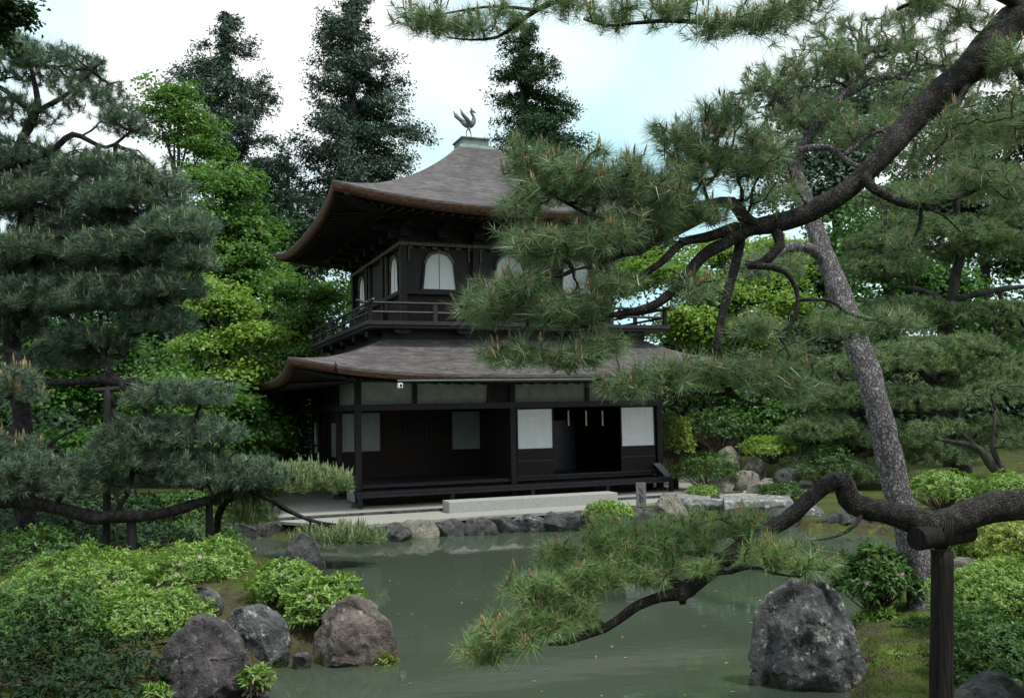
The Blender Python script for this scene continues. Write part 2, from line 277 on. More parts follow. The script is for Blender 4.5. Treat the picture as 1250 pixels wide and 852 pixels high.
xs_=[uw(x,480,0)[0] for x in (506,597,716)]; us=[0]+xs_[:2]+[u5]+[xs_[2],W]
for i in range(5):
    m=M['plaster'] if i!=2 else M['timber']
    pbox('transom_panel',m,((us[i]+.03,.0,2.42),(us[i+1]-.03,.05,2.95)))
for u in xs_: pbox('transom_strut',M['timber'],((u-.055,-.06,2.42),(u+.055,.06,2.95)))
for v0,v1 in ((.08,rr-.08),(rr+.08,(rr+D)/2-.08),((rr+D)/2+.08,D-.08)): pbox('transom_panel',M['plaster'] if v0<.2 else M['timber'],((.0,v0,2.42),(.05,v1,2.95)))
# floors, recess, room
pbox('floor',M['timber_h'],((0.,0.0,.42),(W,rr+.1,.5)),((u5,rr+.1,.42),(W,3.4,.5)))
pbox('underfloor_wall',M['soffit'],((.1,.18,0.),(W-.1,.22,.42)),((.3,.22,0.),(.34,D,.42)),((W-.14,.22,0),(W-.1,D,.42)))
pbox('plaster_skirting',M['plaster'],((.02,.5,.05),(.05,1.5,.36)))
def span(x0,y0,x1,y1,v):
    a=uw(x0,y0,v); b=uw(x1,y1,v); return min(a[0],b[0]),max(a[0],b[0]),min(a[1],b[1]),max(a[1],b[1])
def shoji(u0,u1,w0,w1,v,m=M['shoji'],rows=6,cols=4):
    p=pbox('shoji_panel',m,((u0,v,w0),(u1,v+.02,w1)))
    q=MB()
    for k in range(1,cols): u=u0+(u1-u0)*k/cols; q.box((u-.004,v-.003,w0),(u+.004,v-.001,w1),V)
    for k in range(1,rows): z=w0+(w1-w0)*k/rows; q.box((u0,v-.006,z-.004),(u1,v-.004,z+.004),V)
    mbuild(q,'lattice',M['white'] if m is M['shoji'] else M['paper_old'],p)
    q=MB(); 
    for a,b in (((u0-.035,v-.02,w0-.035),(u0,v+.025,w1+.035)),((u1,v-.02,w0-.035),(u1+.035,v+.025,w1+.035)),((u0,v-.02,w0-.035),(u1,v+.025,w0)),((u0,v-.02,w1),(u1,v+.025,w1+.035))): q.box(a,b,V)
    mbuild(q,'frame',M['timber'],p); return p
s1=span(417,505,464,550,rr); s2=span(551.5,503,592.5,547,rr)
pbox('recess_wall',M['board'],((0.,rr+.03,.5),(u5,rr+.1,2.95)))
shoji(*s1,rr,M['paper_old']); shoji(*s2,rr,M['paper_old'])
sl_=span(494,506,537,535,rr); q=MB()
for k in range(9): u=sl_[0]+(sl_[1]-sl_[0])*k/8; q.box((u-.008,rr-.01,sl_[2]),(u+.008,rr+.02,sl_[3]),V)
for k in range(6): z=sl_[2]+(sl_[3]-sl_[2])*k/5; q.box((sl_[0],rr-.02,z-.008),(sl_[1],rr-.012,z+.008),V)
mbuild(q,'lattice_window',M['timber_h'],pav)
pbox('ceiling',M['soffit'],((0.1,.1,2.97),(W-.1,D-.1,3.0)))
pbox('side_wall',M['board'],((.02,rr+.07,.42),(.06,D-.05,2.95))); pbox('side_wall',M['board'],((W-.06,.07,.42),(W-.02,D-.05,2.95))); pbox('rear_wall',M['board'],((.1,D-.04,.42),(W-.1,D,2.95)))
for x0,x1 in ((381,388),(405,411)):
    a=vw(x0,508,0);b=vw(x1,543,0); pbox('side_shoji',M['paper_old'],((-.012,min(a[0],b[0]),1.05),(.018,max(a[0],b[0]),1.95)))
S1=span(631.5,500,674.5,546.5,0); S2=span(758,497.5,798.5,543,0)
shoji(*S1,0.); shoji(*S2,0.)
for s in (S1,S2):
    pbox('dado_panel',M['board'],((s[0]-.03,.0,.55),(s[1]+.03,.03,s[2]-.04)))
    pbox('dado_rail',M['timber_h'],((s[0]-.03,-.025,.9),(s[1]+.03,-.003,.94)))
pbox('sill_beam',M['timber_h'],((u5+.08,-.06,.5),(W-.08,.06,.55)))
pbox('room_wall',M['board'],((u5-.05,.08,.5),(u5,3.4,2.95)),((u5,3.4,.5),(W-.07,3.45,2.95)))
pbox('inner_screen',M['floor_in'],((u5+.9,1.9,.505),(W-1.6,1.94,1.9)))
for x in (694,715.5,735.5):
    s=span(x-1.,501,x+1.,518.5,-.07); q=MB(); q.box((s[0],-.075,s[2]),(s[1],-.06,s[3]),V); q.bar(V((s[0]+s[1])/2,-.068,s[2]-.02),V((s[0]+s[1])/2,-.068,s[2]+.04),.03,.02,6); mbuild(q,'hanging_strip',M['straw'],pav)
# veranda step along the front
HV,OV=.37,.484
ver=pbox('veranda',M['timber_h'],((-.15,-OV,HV-.05),(W+.17,-OV/2-.004,HV)),((-.15,-OV/2+.004,HV-.05),(W+.17,-.09,HV)),((-.13,-OV+.03,HV-.14),(W+.15,-OV+.1,HV-.051)),((W+.1,-.09,HV-.05),(W+.6,2.5,HV)))
for u,v in ((-.05,-OV+.07),(2.2,-OV+.07),(4.3,-OV+.07),(6.4,-OV+.07),(W+.1,-OV+.07),(W+.5,.0),(W+.5,1.8),(W+.1,.9)): pbox('leg',M['timber'],((u-.05,v-.05,0),(u+.05,v+.05,HV-.14 if v<-.3 else HV-.051)),par=ver)
# roofs
def roof_parts(name,ev,we,lift,tr,wt,c,th,wall,ww,pw=3.2,ext=.1,ns=49,nt_=18):
    (u0,u1,v0,v1),(a0,a1,b0,b1)=ev,tr; cs=[(u0,v0),(u1,v0),(u1,v1),(u0,v1)]; ct=[(a0,b0),(a1,b0),(a1,b1),(a0,b1)]; wc=[(wall[0],wall[2]),(wall[1],wall[2]),(wall[1],wall[3]),(wall[0],wall[3])]
    tv,tf,fv,ff,gv,gf,dv,df=[],[],[],[],[],[],[],[]
    S=np.linspace(-1,1,ns); cu,cv=(u0+u1)/2,(v0+v1)/2
    for k in range(4):
        A,B=np.array(cs[k]),np.array(cs[(k+1)%4]); a,b=np.array(ct[k]),np.array(ct[(k+1)%4]); p,q_=np.array(wc[k]),np.array(wc[(k+1)%4])
        h=(S+1)/2; e=A+(B-A)*h[:,None]; e=e+nrm(e-[cu,cv])*(ext*np.abs(S)**6)[:,None]; t_=a+(b-a)*h[:,None]; wl=p+(q_-p)*h[:,None]; lf=lift*np.abs(S)**pw
        base=len(tv)
        for j in range(nt_+1):
            t=j/nt_; xy=e+(t_-e)*t; z=we+lf*(1-t)**2.2+(wt-we)*(c*t+(1-c)*t*t)
            tv+= [V(x,y,zz) for (x,y),zz in zip(xy,z)]
        for j in range(nt_):
            for i in range(ns-1): o=base+j*ns+i; tf.append((o,o+1,o+ns+1,o+ns))
        def strip(VV,FF,rows):
            bs=len(VV)
            for xy,z in rows: VV.extend(V(x,y,zz) for (x,y),zz in zip(xy,z))
            for j in range(len(rows)-1):
                for i in range(ns-1): o=bs+j*ns+i; FF.append((o,o+ns,o+ns+1,o+1))
        inn=nrm(t_-e); z0=we+lf
        strip(dv,df,[(e,z0),(e+inn*.005,z0-.05)])                                        # dark cut edge of the bark
        strip(fv,ff,[(e+inn*.004,z0-.0495),(e+inn*.03,z0-.05-th*.5),(e+inn*.075,z0-.05-th),(e+inn*.16,z0-.05-th)])
        e2=e+inn*.158; zz0=z0-.052-th
        strip(gv,gf,[(e2,zz0)]+[(e2+(wl-e2)*t,zz0+(ww-zz0)*t) for t in (.25,.5,.75,1)])
    ro=adopt(mesh_np(name,np.array(tv+dv),[tuple(f) for f in tf]+[tuple(len(tv)+i for i in f) for f in df],M['roof'],smooth=True),pav)
    adopt(mesh_np('eave_fascia',np.array(fv),ff,M['fascia'],smooth=True),ro); adopt(mesh_np('soffit',np.array(gv),gf,M['soffit']),ro)
    return ro
def rafters(ev,we,lift,wall,ww,th,par,step=.3,pw=3.2):
    u0,u1,v0,v1=ev; q=MB()
    def ra(e,wl,s):
        z=we+lift*abs(s)**pw-.075-th; a=V(e[0],e[1],z-.01); b=V(wl[0],wl[1],ww-.06); q.bar(a,b,.035,.04,4)
    for u in np.arange(wall[0],wall[1]+.01,step): ra((u,v0+.2),(u,wall[2]),(u-(u0+u1)/2)/((u1-u0)/2))
    for v in np.arange(wall[2],wall[3]+.01,step): ra((u0+.2,v),(wall[0],v),(v-(v0+v1)/2)/((v1-v0)/2))
    for k in range(1,7):                                             # fan near the front corners
        for cu,s in ((wall[0],-1),(wall[1],1)):
            d=k*.24; ra((cu+s*d,v0+.2),(cu,wall[2]),(cu+s*d-(u0+u1)/2)/((u1-u0)/2)) if (cu+s*d)>u0 and (cu+s*d)<u1 else 0
            if s<0: ra((u0+.2,wall[2]-d),(cu,wall[2]),1-d*.02)
    return mbuild(q,'rafters',M['timber'],par)
O1=1.817; E1=(-O1,W+O1,-O1,D+O1); WE1=uw(600,456.5,-O1)[1]; T1=(.62,W-.62,-.38,D+.3); th1=.14
WE1=min(max(WE1,2.95),3.2)
r1=roof_parts('lower_roof',E1,WE1,3.455-WE1,T1,4.0,.72,th1,(-.05,W+.05,-.05,D+.05),3.06)
rafters(E1,WE1,3.455-WE1,(0,W,0,D),3.05,th1,r1)
# forward layer of the front eave, stepping out where the photo shows the notch
ua=uw(410,447,-O1)[0]; ub=W-ua; q=MB(); q2=MB(); n=40; rows=[]
for t in (-.13,-.06,.05,.16,.27,.36):
    r_=[]
    for i in range(n+1):
        u=ua+(ub-ua)*i/n; s=(u-W/2)/(W/2+O1); ax=-O1+t*(T1[2]+O1); lf=(3.455-WE1)*abs(s)**3.2*(1-max(t,0))**2.2
        r_.append(V(u,ax,WE1+lf+(4.0-WE1)*(.72*t+.28*t*t)+.055*(1-(max(t,0)/.36)**2)))
    rows.append(r_)
vv=[p for r_ in rows for p in r_]; ff=[(j*(n+1)+i,j*(n+1)+i+1,(j+1)*(n+1)+i+1,(j+1)*(n+1)+i) for j in range(5) for i in range(n)]
q.add(vv,ff); dn=np.array([0,0,-.06]); fr=rows[0]; q.add(fr+[p+dn for p in fr],[(i,i+n+1,i+n+2,i+1) for i in range(n)])
for side in (0,-1): sd_=[r_[side] for r_ in rows]; q.add(sd_+[p+np.array([0,0,-.1]) for p in sd_],[(i,i+1,i+7,i+6) for i in range(5)])
ap=adopt(mesh_np('front_eave',np.vstack(q.v),q.f,M['roof'],smooth=False),r1)
back=np.array([-syw,cyw,0])*.10; lo=[p+dn for p in fr]; q2.add([p-[0,0,.001] for p in lo]+[p+back*.3+[0,0,-.1] for p in lo]+[p+back*2+[0,0,-.1] for p in lo],[(i,i+n+1,i+n+2,i+1) for i in range(2*n+1) if i!=n])
adopt(mesh_np('eave_fascia',np.vstack(q2.v),q2.f,M['fascia']),r1)
g0=uw(485,464.8,-2.03); q=MB(); q.bar(V(g0[0],-2.03,g0[1]),V(W+.5,-2.03,g0[1]+.01),.021,None,10); mbuild(q,'gutter',M['gutter'],r1)
g1=uw(488.5,470.5,-2.0); q=MB(); q.box((g1[0]-.065,-2.06,g1[1]-.06),(g1[0]+.05,-1.94,g1[1]+.055),V); bevel(mbuild(q,'security_lamp',M['white'],pav),.015)
q=MB(); q.box((g1[0]-.02,-2.064,g1[1]-.03),(g1[0]+.03,-2.0605,g1[1]+.03),V); q.bar(V(g1[0],-2.,g1[1]+.05),V(g1[0],-1.98,g1[1]+.16),.012,None,6); mbuild(q,'lamp_lens',M['black'],pav)
# upper storey
US=(UA,UA+WU,UB,UB+DU); PB=.93; bu0,bu1,bv0,bv1=UA-1.08,UA+WU+1.08,UB-1.08,UB+DU+1.08
pbox('balcony_base',M['timber'],((bu0+.42,bv0+.38,3.75),(bu1-.42,bv1-.4,4.2)))
bal=pbox('balcony',M['timber_h'],((bu0-.03,bv0-.03,4.2),(bu1+.03,bv1+.03,4.27)),((bu0-.1,bv0-.1,4.271),(bu1+.1,bv0+.03,4.36)),((bu0-.1,bv0+.03,4.271),(bu0+.03,bv1+.1,4.36)),((bu1-.03,bv0+.03,4.271),(bu1+.1,bv1+.1,4.36)))
for u in np.linspace(bu0+.8,bu1-.8,5): q=MB(); q.prism([V(u-.22,bv0+.1,4.19),V(u+.22,bv0+.1,4.19),V(u+.2,bv0+.1,4.12),V(u+.08,bv0+.1,4.08),V(u-.08,bv0+.1,4.08),V(u-.2,bv0+.1,4.12)],V(0,.3,0)-V(0,0,0)); mbuild(q,'bracket',M['timber'],bal)
for v in np.linspace(bv0+.9,bv1-.9,5): q=MB(); q.box((bu0+.1,v-.16,4.06),(bu0+.45,v+.16,4.19),V); mbuild(q,'bracket',M['timber'],bal)
for wz,r_ in ((4.57,.032),(4.79,.034)):
    e=.28; 
    for (a,b,ax) in (((bu0,bv0),(bu1,bv0),0),((bu0,bv0),(bu0,bv1),1),((bu1,bv0),(bu1,bv1),1)):
        q=MB(); d=np.array([1,0]) if ax==0 else np.array([0,1]); A=np.array(a)-d*(e if wz>4.7 else .08); B=np.array(b)+d*(e if wz>4.7 else .08)
        q.bar(V(*(A+d*.1),wz),V(*(B-d*.1),wz),r_,None,8)
        if wz>4.7:
            q.bar(V(*(A+d*.1),wz),V(*(A-d*.05),wz+.05),r_,r_*1.05,8); q.bar(V(*(B-d*.1),wz),V(*(B+d*.05),wz+.05),r_,r_*1.05,8)
        mbuild(q,'rail',M['timber_h'],bal)
for k in range(6):
    for u,v in {(round(bu0+(bu1-bu0)*k/5,3),bv0),(bu0,round(bv0+(bv1-bv0)*k/5,3)),(bu1,round(bv0+(bv1-bv0)*k/5,3))}:
        cn=(k in(0,5) and (u in (bu0,bu1)) and v in (bv0,bv1)) ; pbox('baluster',M['timber_h'],((u-.045,v-.045,4.361),(u+.045,v+.045,4.86 if cn else 4.76)),par=bal)
pbox('upper_wall',M['timber'],((UA+.05,UB+.06,4.1),(UA+WU-.05,UB+.12,7.2)),((UA+.06,UB+.12,4.1),(UA+.12,UB+DU-.06,7.2)),((UA+WU-.12,UB+.12,4.1),(UA+WU-.06,UB+DU-.06,7.2)),((UA+.12,UB+DU-.12,4.1),(UA+WU-.12,UB+DU-.06,7.2)))
q=MB(); n=36
for i in range(n): u=UA+.1+(WU-.2)*i/n; q.box((u,UB+.04-.006*(i%2),4.28),(u+(WU-.2)/n-.004,UB+.059,5.2),V)
for i in range(n): v=UB+.1+(DU-.2)*i/n; q.box((UA+.04-.006*(i%2),v,4.28),(UA+.059,v+(DU-.2)/n-.004,5.2),V)
mbuild(q,'skirt_boards',M['board'],pav)
for i in range(4):
    for u,v in {(UA+WU*i/3,UB),(UA,UB+DU*i/3),(UA+WU,UB+DU*i/3)}: pbox('upper_post',M['timber'],((u-.085,v-.085,4.271),(u+.085,v+.085,7.15)),bv=.012)
for wz in (5.22,): pbox('sill_rail',M['timber'],((UA-.09,UB-.1,wz-.07),(UA+WU+.09,UB-.087,wz+.02)),((UA-.1,UB-.087,wz-.07),(UA-.087,UB+DU+.09,wz+.02)))
pbox('head_beam',M['pale_wood'],((UA-.13,UB-.12,6.36),(UA+WU+.13,UB-.087,6.44)),((UA-.12,UB-.087,6.36),(UA-.087,UB+DU+.1,6.44)))
pbox('bracket_beam',M['timber'],((UA-.35,UB-.35,6.78),(UA+WU+.35,UB-.2,6.95)),((UA-.35,UB-.2,6.78),(UA-.2,UB+DU+.35,6.95)),((UA-.8,UB-.8,6.9),(UA+WU+.8,UB-.68,7.02)),((UA-.8,UB-.68,6.9),(UA-.68,UB+DU+.8,7.02)))
for i in range(7):
    u=UA+WU*i/6; v=UB+DU*i/6
    pbox('bracket_block',M['timber'],((u-.12,UB-.34,6.55),(u+.12,UB-.06,6.78)),((u-.07,UB-.78,6.74),(u+.07,UB-.06,6.88))); pbox('bracket_block',M['timber'],((UA-.34,v-.12,6.55),(UA-.06,v+.12,6.78)),((UA-.78,v-.07,6.74),(UA-.06,v+.07,6.88)))
KP=[(1.,0),(.955,.15),(.92,.3),(.89,.45),(.865,.57),(.84,.66),(.77,.74),(.73,.8),(.6,.86),(.5,.92),(.28,.955),(.1,.975),(0,1.02)]
def kato(fn,hw,w0,h,nd_):
    out=[(x*hw,w0+y*h) for x,y in KP]+[(-x*hw,w0+y*h) for x,y in KP[-2::-1]]
    q=MB(); q.prism([fn(x,z) for x,z in out],nd_*.02); p=mbuild(q,'bell_window',M['shoji'],pav)
    o2=[(x*(1.13+.05*(y>.8)),y*1.07) for x,y in KP]; f1=[(x,y) for x,y in KP]
    for nm,lo,hi,m in (('window_frame',5,13,M['pale_wood']),('window_jamb',0,6,M['timber'])):
        q=MB()
        for s in (1,-1):
            if nm=='window_jamb': q=MB()
            for i in range(lo,hi-1):
                a,b=f1[i],f1[i+1]; c,d=o2[i+1],o2[i]; q.prism([fn(s*x*hw,w0+y*h) for x,y in (a,b,c,d)],nd_*.06-nd_*.001)
            if nm=='window_jamb': mbuild(q,nm,m,p)
        if nm!='window_jamb': mbuild(q,nm,m,p)
    q=MB(); q.prism([fn(-.007,w0),fn(.007,w0),fn(.007,w0+h),fn(-.007,w0+h)],nd_*.026); mbuild(q,'meeting_stile',M['timber'],p)
    q=MB(); q.prism([fn(-hw*1.15,w0-.06),fn(hw*1.15,w0-.06),fn(hw*1.15,w0),fn(-hw*1.15,w0)],nd_*.07); mbuild(q,'sill',M['timber'],p)
nf=V(0,-1,0)-V(0,0,0); ns_=V(-1,0,0)-V(0,0,0)
for i in range(3): cu=UA+WU*(2*i+1)/6; kato(lambda x,z,cu=cu:V(cu+x,UB+.055,z),.43,5.29,.93,nf)
for i in (0,2): cv=UB+DU*(2*i+1)/6; kato(lambda x,z,cv=cv:V(UA+.055,cv-x,z),.43,5.29,.93,ns_)
for v in (UB+DU/3+.14,UB+DU*2/3-.14,UB+.2,UB+DU/3-.2,UB+DU*2/3+.25): pbox('jamb_strip',M['pale_wood'],((UA-.03,v-.03,4.9),(UA+.03,v+.03,6.36)))
for u in [UA+WU*i/3+s*.16 for i in (0,1,2,3) for s in (-1,1)][1:-1]: pbox('jamb_strip',M['pale_wood'],((u-.02,UB+.0,6.0),(u+.02,UB+.04,6.36)))
q=MB()
for i in range(18):
    u=UA+.2+(WU-.4)*i/17; q.box((u-.06,UB-.02,6.3),(u+.06,UB+.03,6.36),V)
mbuild(q,'carved_fringe',M['pale_wood'],pav)
O2=2.042; E2=(UA-O2,UA+WU+O2,UB-O2,UB+DU+O2); WE2=uw(631,254,UB-O2)[1]; c_u,c_v=UA+WU/2,UB+DU/2; th2=.17
r2=roof_parts('upper_roof',E2,WE2,7.36-WE2,(c_u-.5,c_u+.5,c_v-.5,c_v+.5),9.78,.5,th2,(UA-.8,UA+WU+.8,UB-.8,UB+DU+.8),7.03,pw=2.6,ext=.15)
rafters(E2,WE2,7.36-WE2,(UA-.7,UA+WU+.7,UB-.7,UB+DU+.7),7.08,th2,r2,.24,2.6)
def sq(h,w0,w1,h1=None):
    h1=h if h1 is None else h1; return [V(c_u+a*h,c_v+b*h,w0) for a,b in ((-1,-1),(1,-1),(1,1),(-1,1))]+[V(c_u+a*h1,c_v+b*h1,w1) for a,b in ((-1,-1),(1,-1),(1,1),(-1,1))]
bf=[(3,2,1,0),(4,5,6,7),(0,1,5,4),(1,2,6,5),(2,3,7,6),(3,0,4,7)]
q=MB(); q.add(sq(.66,9.62,9.84,.46),bf); mbuild(q,'finial_skirt',M['copper'],r2)
q=MB(); q.add(sq(.40,9.84,10.02),bf); q.add(sq(.44,10.021,10.07),bf); bevel(mbuild(q,'finial_box',M['copper'],r2),.01)
# bronze bird on the finial box
def tube(pts,rad,k=10,jit=0,seed=0,res=.12,cap=True,gn=0.):
    pts=np.array(pts,float); rad=np.array(rad,float)
    if len(rad)!=len(pts): rad=np.interp(np.linspace(0,1,len(pts)),np.linspace(0,1,len(rad)),rad)
    e=np.vstack([2*pts[0]-pts[1],pts,2*pts[-1]-pts[-2]]); o=[];r=[]
    for i in range(len(pts)-1):
        a,b,c,d=e[i:i+4]; n=max(2,int(np.linalg.norm(c-b)/res)+1)
        for t in np.linspace(0,1,n,endpoint=False):
            o.append(.5*((2*b)+(c-a)*t+(2*a-5*b+4*c-d)*t*t+(-a+3*b-3*c+d)*t**3)); r.append(rad[i]+(rad[i+1]-rad[i])*t)
    o.append(pts[-1]); r.append(rad[-1]); o=np.array(o); r=np.array(r)
    if jit: o=o+np.c_[vnoise(o*3+seed),vnoise(o*3+seed+31),vnoise(o*3+seed+77)]*(jit*r)[:,None]
    T=nrm(np.gradient(o,axis=0)); x=nrm(np.cross(T[0],[.3,.2,1.])); v=[]; th=np.arange(k)*2*math.pi/k
    for i in range(len(o)):
        x=nrm(x-T[i]*(x@T[i])); y=np.cross(T[i],x); v.append(o[i]+(np.cos(th)[:,None]*x+np.sin(th)[:,None]*y)*r[i])
    v=np.vstack(v)
    if gn: c=np.repeat(o,k,0); d=v-c; f=1+gn*fbm(v*(.55/max(r.mean(),.01))+seed,3)+gn*.5*vnoise(v*(2.2/max(r.mean(),.01))); v=c+d*f[:,None]
    n=len(o); i,j=np.meshgrid(np.arange(n-1),np.arange(k),indexing='ij'); i=i.ravel();j=j.ravel(); f=[tuple(q) for q in np.c_[i*k+j,i*k+(j+1)%k,(i+1)*k+(j+1)%k,(i+1)*k+j]]
    if cap: f.append(tuple(range(k-1,-1,-1))); f.append(tuple(range((n-1)*k,n*k)))
    return v,f,o,r
def bv(x,y,z): return V(c_u-.12+x,c_v-.2+y,10.07+z)
q=MB()
for y in (-.05,.06): v_,f_,_,_=tube([bv(-.02+y*1.6,y,.0),bv(-.03+y*1.6,y,.18),bv(0,y*.8,.34)],[.014,.013,.03],7,res=.05); q.add(v_,f_)
v_,f_,_,_=tube([bv(-.26,0,.46),bv(-.1,0,.4),bv(.04,0,.42),bv(.13,0,.52),bv(.14,0,.66),bv(.08,0,.76),bv(.07,0,.83),bv(.15,0,.81),bv(.21,0,.77)],[.02,.08,.1,.075,.042,.035,.045,.03,.008],10,res=.03); q.add(v_,f_)
for s in (-1,1): q.prism([bv(.08,s*.07,.42),bv(-.08,s*.1,.4),bv(-.3,s*.18,.62),bv(-.34,s*.2,.8),bv(-.2,s*.17,.66),bv(-.05,s*.12,.56)],V(0,.015*s,0)-V(0,0,0))
q.prism([bv(-.2,-.02,.42),bv(-.44,-.02,.6),bv(-.48,-.02,.78),bv(-.38,-.02,.66),bv(-.18,-.02,.5)],V(0,.04,0)-V(0,0,0)); q.prism([bv(.06,-.01,.85),bv(.05,-.01,.93),bv(.1,-.01,.9),bv(.11,-.01,.84)],V(0,.02,0)-V(0,0,0))
mbuild(q,'bronze_bird',M['bronze'],r2,True)
# stones and boards right at the pavilion
A=uv_(G(550,627,TZ)); B=uv_(G(752,613.5,TZ)); vs_=(A[1]+B[1])/2
q=MB(); q.box((A[0],vs_,-.03),(B[0],vs_+.5,.235),V); o=bevel(q.build('stone_step',M['granite']),.015); tag(o,'long pale granite step lying in front of the dark veranda','stone step')
A=uv_(G(455,627,TZ)); B=uv_(G(760,612,TZ)); vk=min((A[1]+B[1])/2,-.6)
q=MB(); u=-2.6; k=0
while u<W+.3:
    l=.8+.5*((k*37)%10)/10; q.box((u,vk+.02*((k*7)%3),-.03),(u+l-.012,vk+.14,.045),V); u+=l; k+=1
tag(bevel(q.build('kerb',M['rock_dark']),.01),'low line of grey kerb stones along the drip line of the eaves','kerb')
q=MB(); a=uw(804,567,-.2);c=uw(815.5,584,-.3); q.prism([V(a[0]-.1,-.1,a[1]+.02),V(a[0]+.09,-.1,a[1]+.02),V(c[0]+.09,-.35,HV+.005),V(c[0]-.1,-.35,HV+.005)],V(.03,.03,.02)-V(0,0,0)); tag(q.build('leaning_board',M['grey_wood']),'weathered board leaning on the right end of the veranda','board')
# ------------------------------------------------------------------ plants
def needles(p,d,k,ln,wd,rng,a0=.35,a1=1.25,bl=.08):
    n=len(p); P_=np.repeat(p,k,0); D=np.repeat(d,k,0); m=len(P_); az=rng.uniform(0,2*np.pi,m); al=rng.uniform(a0,a1,m)
    x=nrm(np.cross(D,nrm(rng.normal(size=(m,3))))); y=np.cross(D,x); nd_=nrm(D*np.cos(al)[:,None]+(x*np.cos(az)[:,None]+y*np.sin(az)[:,None])*np.sin(al)[:,None])
    b=P_-D*(rng.uniform(0,bl,m))[:,None]; s=nrm(np.cross(nd_,rng.normal(size=(m,3))))*(wd*.5); l=ln*rng.uniform(.72,1.12,m)*np.repeat(rng.uniform(.62,1.15,n),k); t=b+nd_*l[:,None]; t[:,2]-=.12*l
    return np.stack([b-s,b+s,t],1).reshape(-1,3), np.arange(3*m).reshape(-1,3)
def leaves(c,n_,ln,wd,rng,fold=.25,jit=.5):
    m=len(c); n_=nrm(n_+rng.normal(size=(m,3))*jit); d=nrm(np.cross(n_,rng.normal(size=(m,3)))); s=np.cross(n_,d); l=(ln*rng.uniform(.7,1.2,m))[:,None]; w_=(wd*rng.uniform(.8,1.15,m))[:,None]
    a=c-d*l*.5; t=c+d*l*.5-n_*l*.12; mid=c-d*l*.05; r=mid+s*w_*.5+n_*w_*fold; q=mid-s*w_*.5+n_*w_*fold
    return np.stack([a,r,t,q],1).reshape(-1,3), np.arange(4*m).reshape(-1,4)
def prims(p0,p1,r0,r1,k=4):
    n=len(p0); d=nrm(p1-p0); x=nrm(np.cross(d,np.where(np.abs(d[:,2:3])<.9,[[0,0,1.]],[[1.,0,0]]))); y=np.cross(d,x); t=np.arange(k)*2*np.pi/k
    ring=np.cos(t)[None,:,None]*x[:,None]+np.sin(t)[None,:,None]*y[:,None]
    v=np.concatenate([p0[:,None]+ring*r0[:,None,None],p1[:,None]+ring*r1[:,None,None]],1).reshape(-1,3)
    i=np.arange(k); q=np.stack([i,(i+1)%k,k+(i+1)%k,k+i],1); return v,(np.arange(n)[:,None,None]*2*k+q[None]).reshape(-1,4)
def grow(src,tg,alpha=.3,rtip=.004,rmax=.05,rng=RNG,sag=.12):        # twigs: every target joins the nearest branch already grown
    n=len(tg); ns=len(src); node=np.vstack([src,tg]); par=np.full(n,-1); path=np.zeros(ns+n)
    D=np.linalg.norm(tg[:,None]-src[None],axis=2); par=D.argmin(1); dist=D.min(1); key=dist.copy(); done=np.zeros(n,bool); order=[]
    for _ in range(n):
        i=int(np.where(done,1e9,key).argmin()); done[i]=True; order.append(i); path[ns+i]=dist[i]+path[par[i]]
        dd=np.linalg.norm(tg-tg[i],axis=1); kk=dd+alpha*path[ns+i]; up=(~done)&(kk<key); par[up]=ns+i; key[up]=kk[up]; dist[up]=dd[up]
    cnt=np.ones(n)
    for i in order[::-1]:
        if par[i]>=ns: cnt[par[i]-ns]+=cnt[i]
    r=np.minimum(rtip*cnt**.45,rmax); a=node[par]; b=tg; ra=np.where(par>=ns,np.minimum(np.r_[r][np.maximum(par-ns,0)],r*1.5),r*1.25)
    L_=np.linalg.norm(b-a,axis=1)[:,None]; m1=a+(b-a)*.5+rng.normal(size=a.shape)*L_*sag; rm=(ra+r)/2
    v1,f1=prims(a,m1,ra,rm); v2,f2=prims(m1,b,rm,r); return np.vstack([v1,v2]),np.vstack([f1,f2+len(v1)]),nrm(b-m1)
def joinnp(L_):
    v=[];f=[];n=0
    for a,b in L_: v.append(a); f.append(b+n); n+=len(a)
    return np.vstack(v),np.vstack(f)
def limb(root,name,pts,rad,mat,k=10,res=.12,jit=.25,gn=.12,seed=0):
    v,f,o,r=tube(pts,rad,k,jit,seed,res,True,gn); adopt(mesh_np(name,v,f,mat,None,True),root); return o
def PP(l): return [P(*q) for q in l]
def padpts(c,rad,n,rng,low=-.25,shell=.55,lum=.22):                          # a cushion of foliage, thicker above
    q=rng.normal(size=(n*3,3)); q=nrm(q); r=rng.uniform(shell,1,n*3)[:,None]; q=q*r; q=q[q[:,2]>low][:n]
    lump=1+lum*vnoise(q*2.2+np.array(c)[None]*3.1)+lum*.5*vnoise(q*5.+np.array(c)[None]); q=q*lump[:,None]; return np.array(c)+q*np.array(rad), q
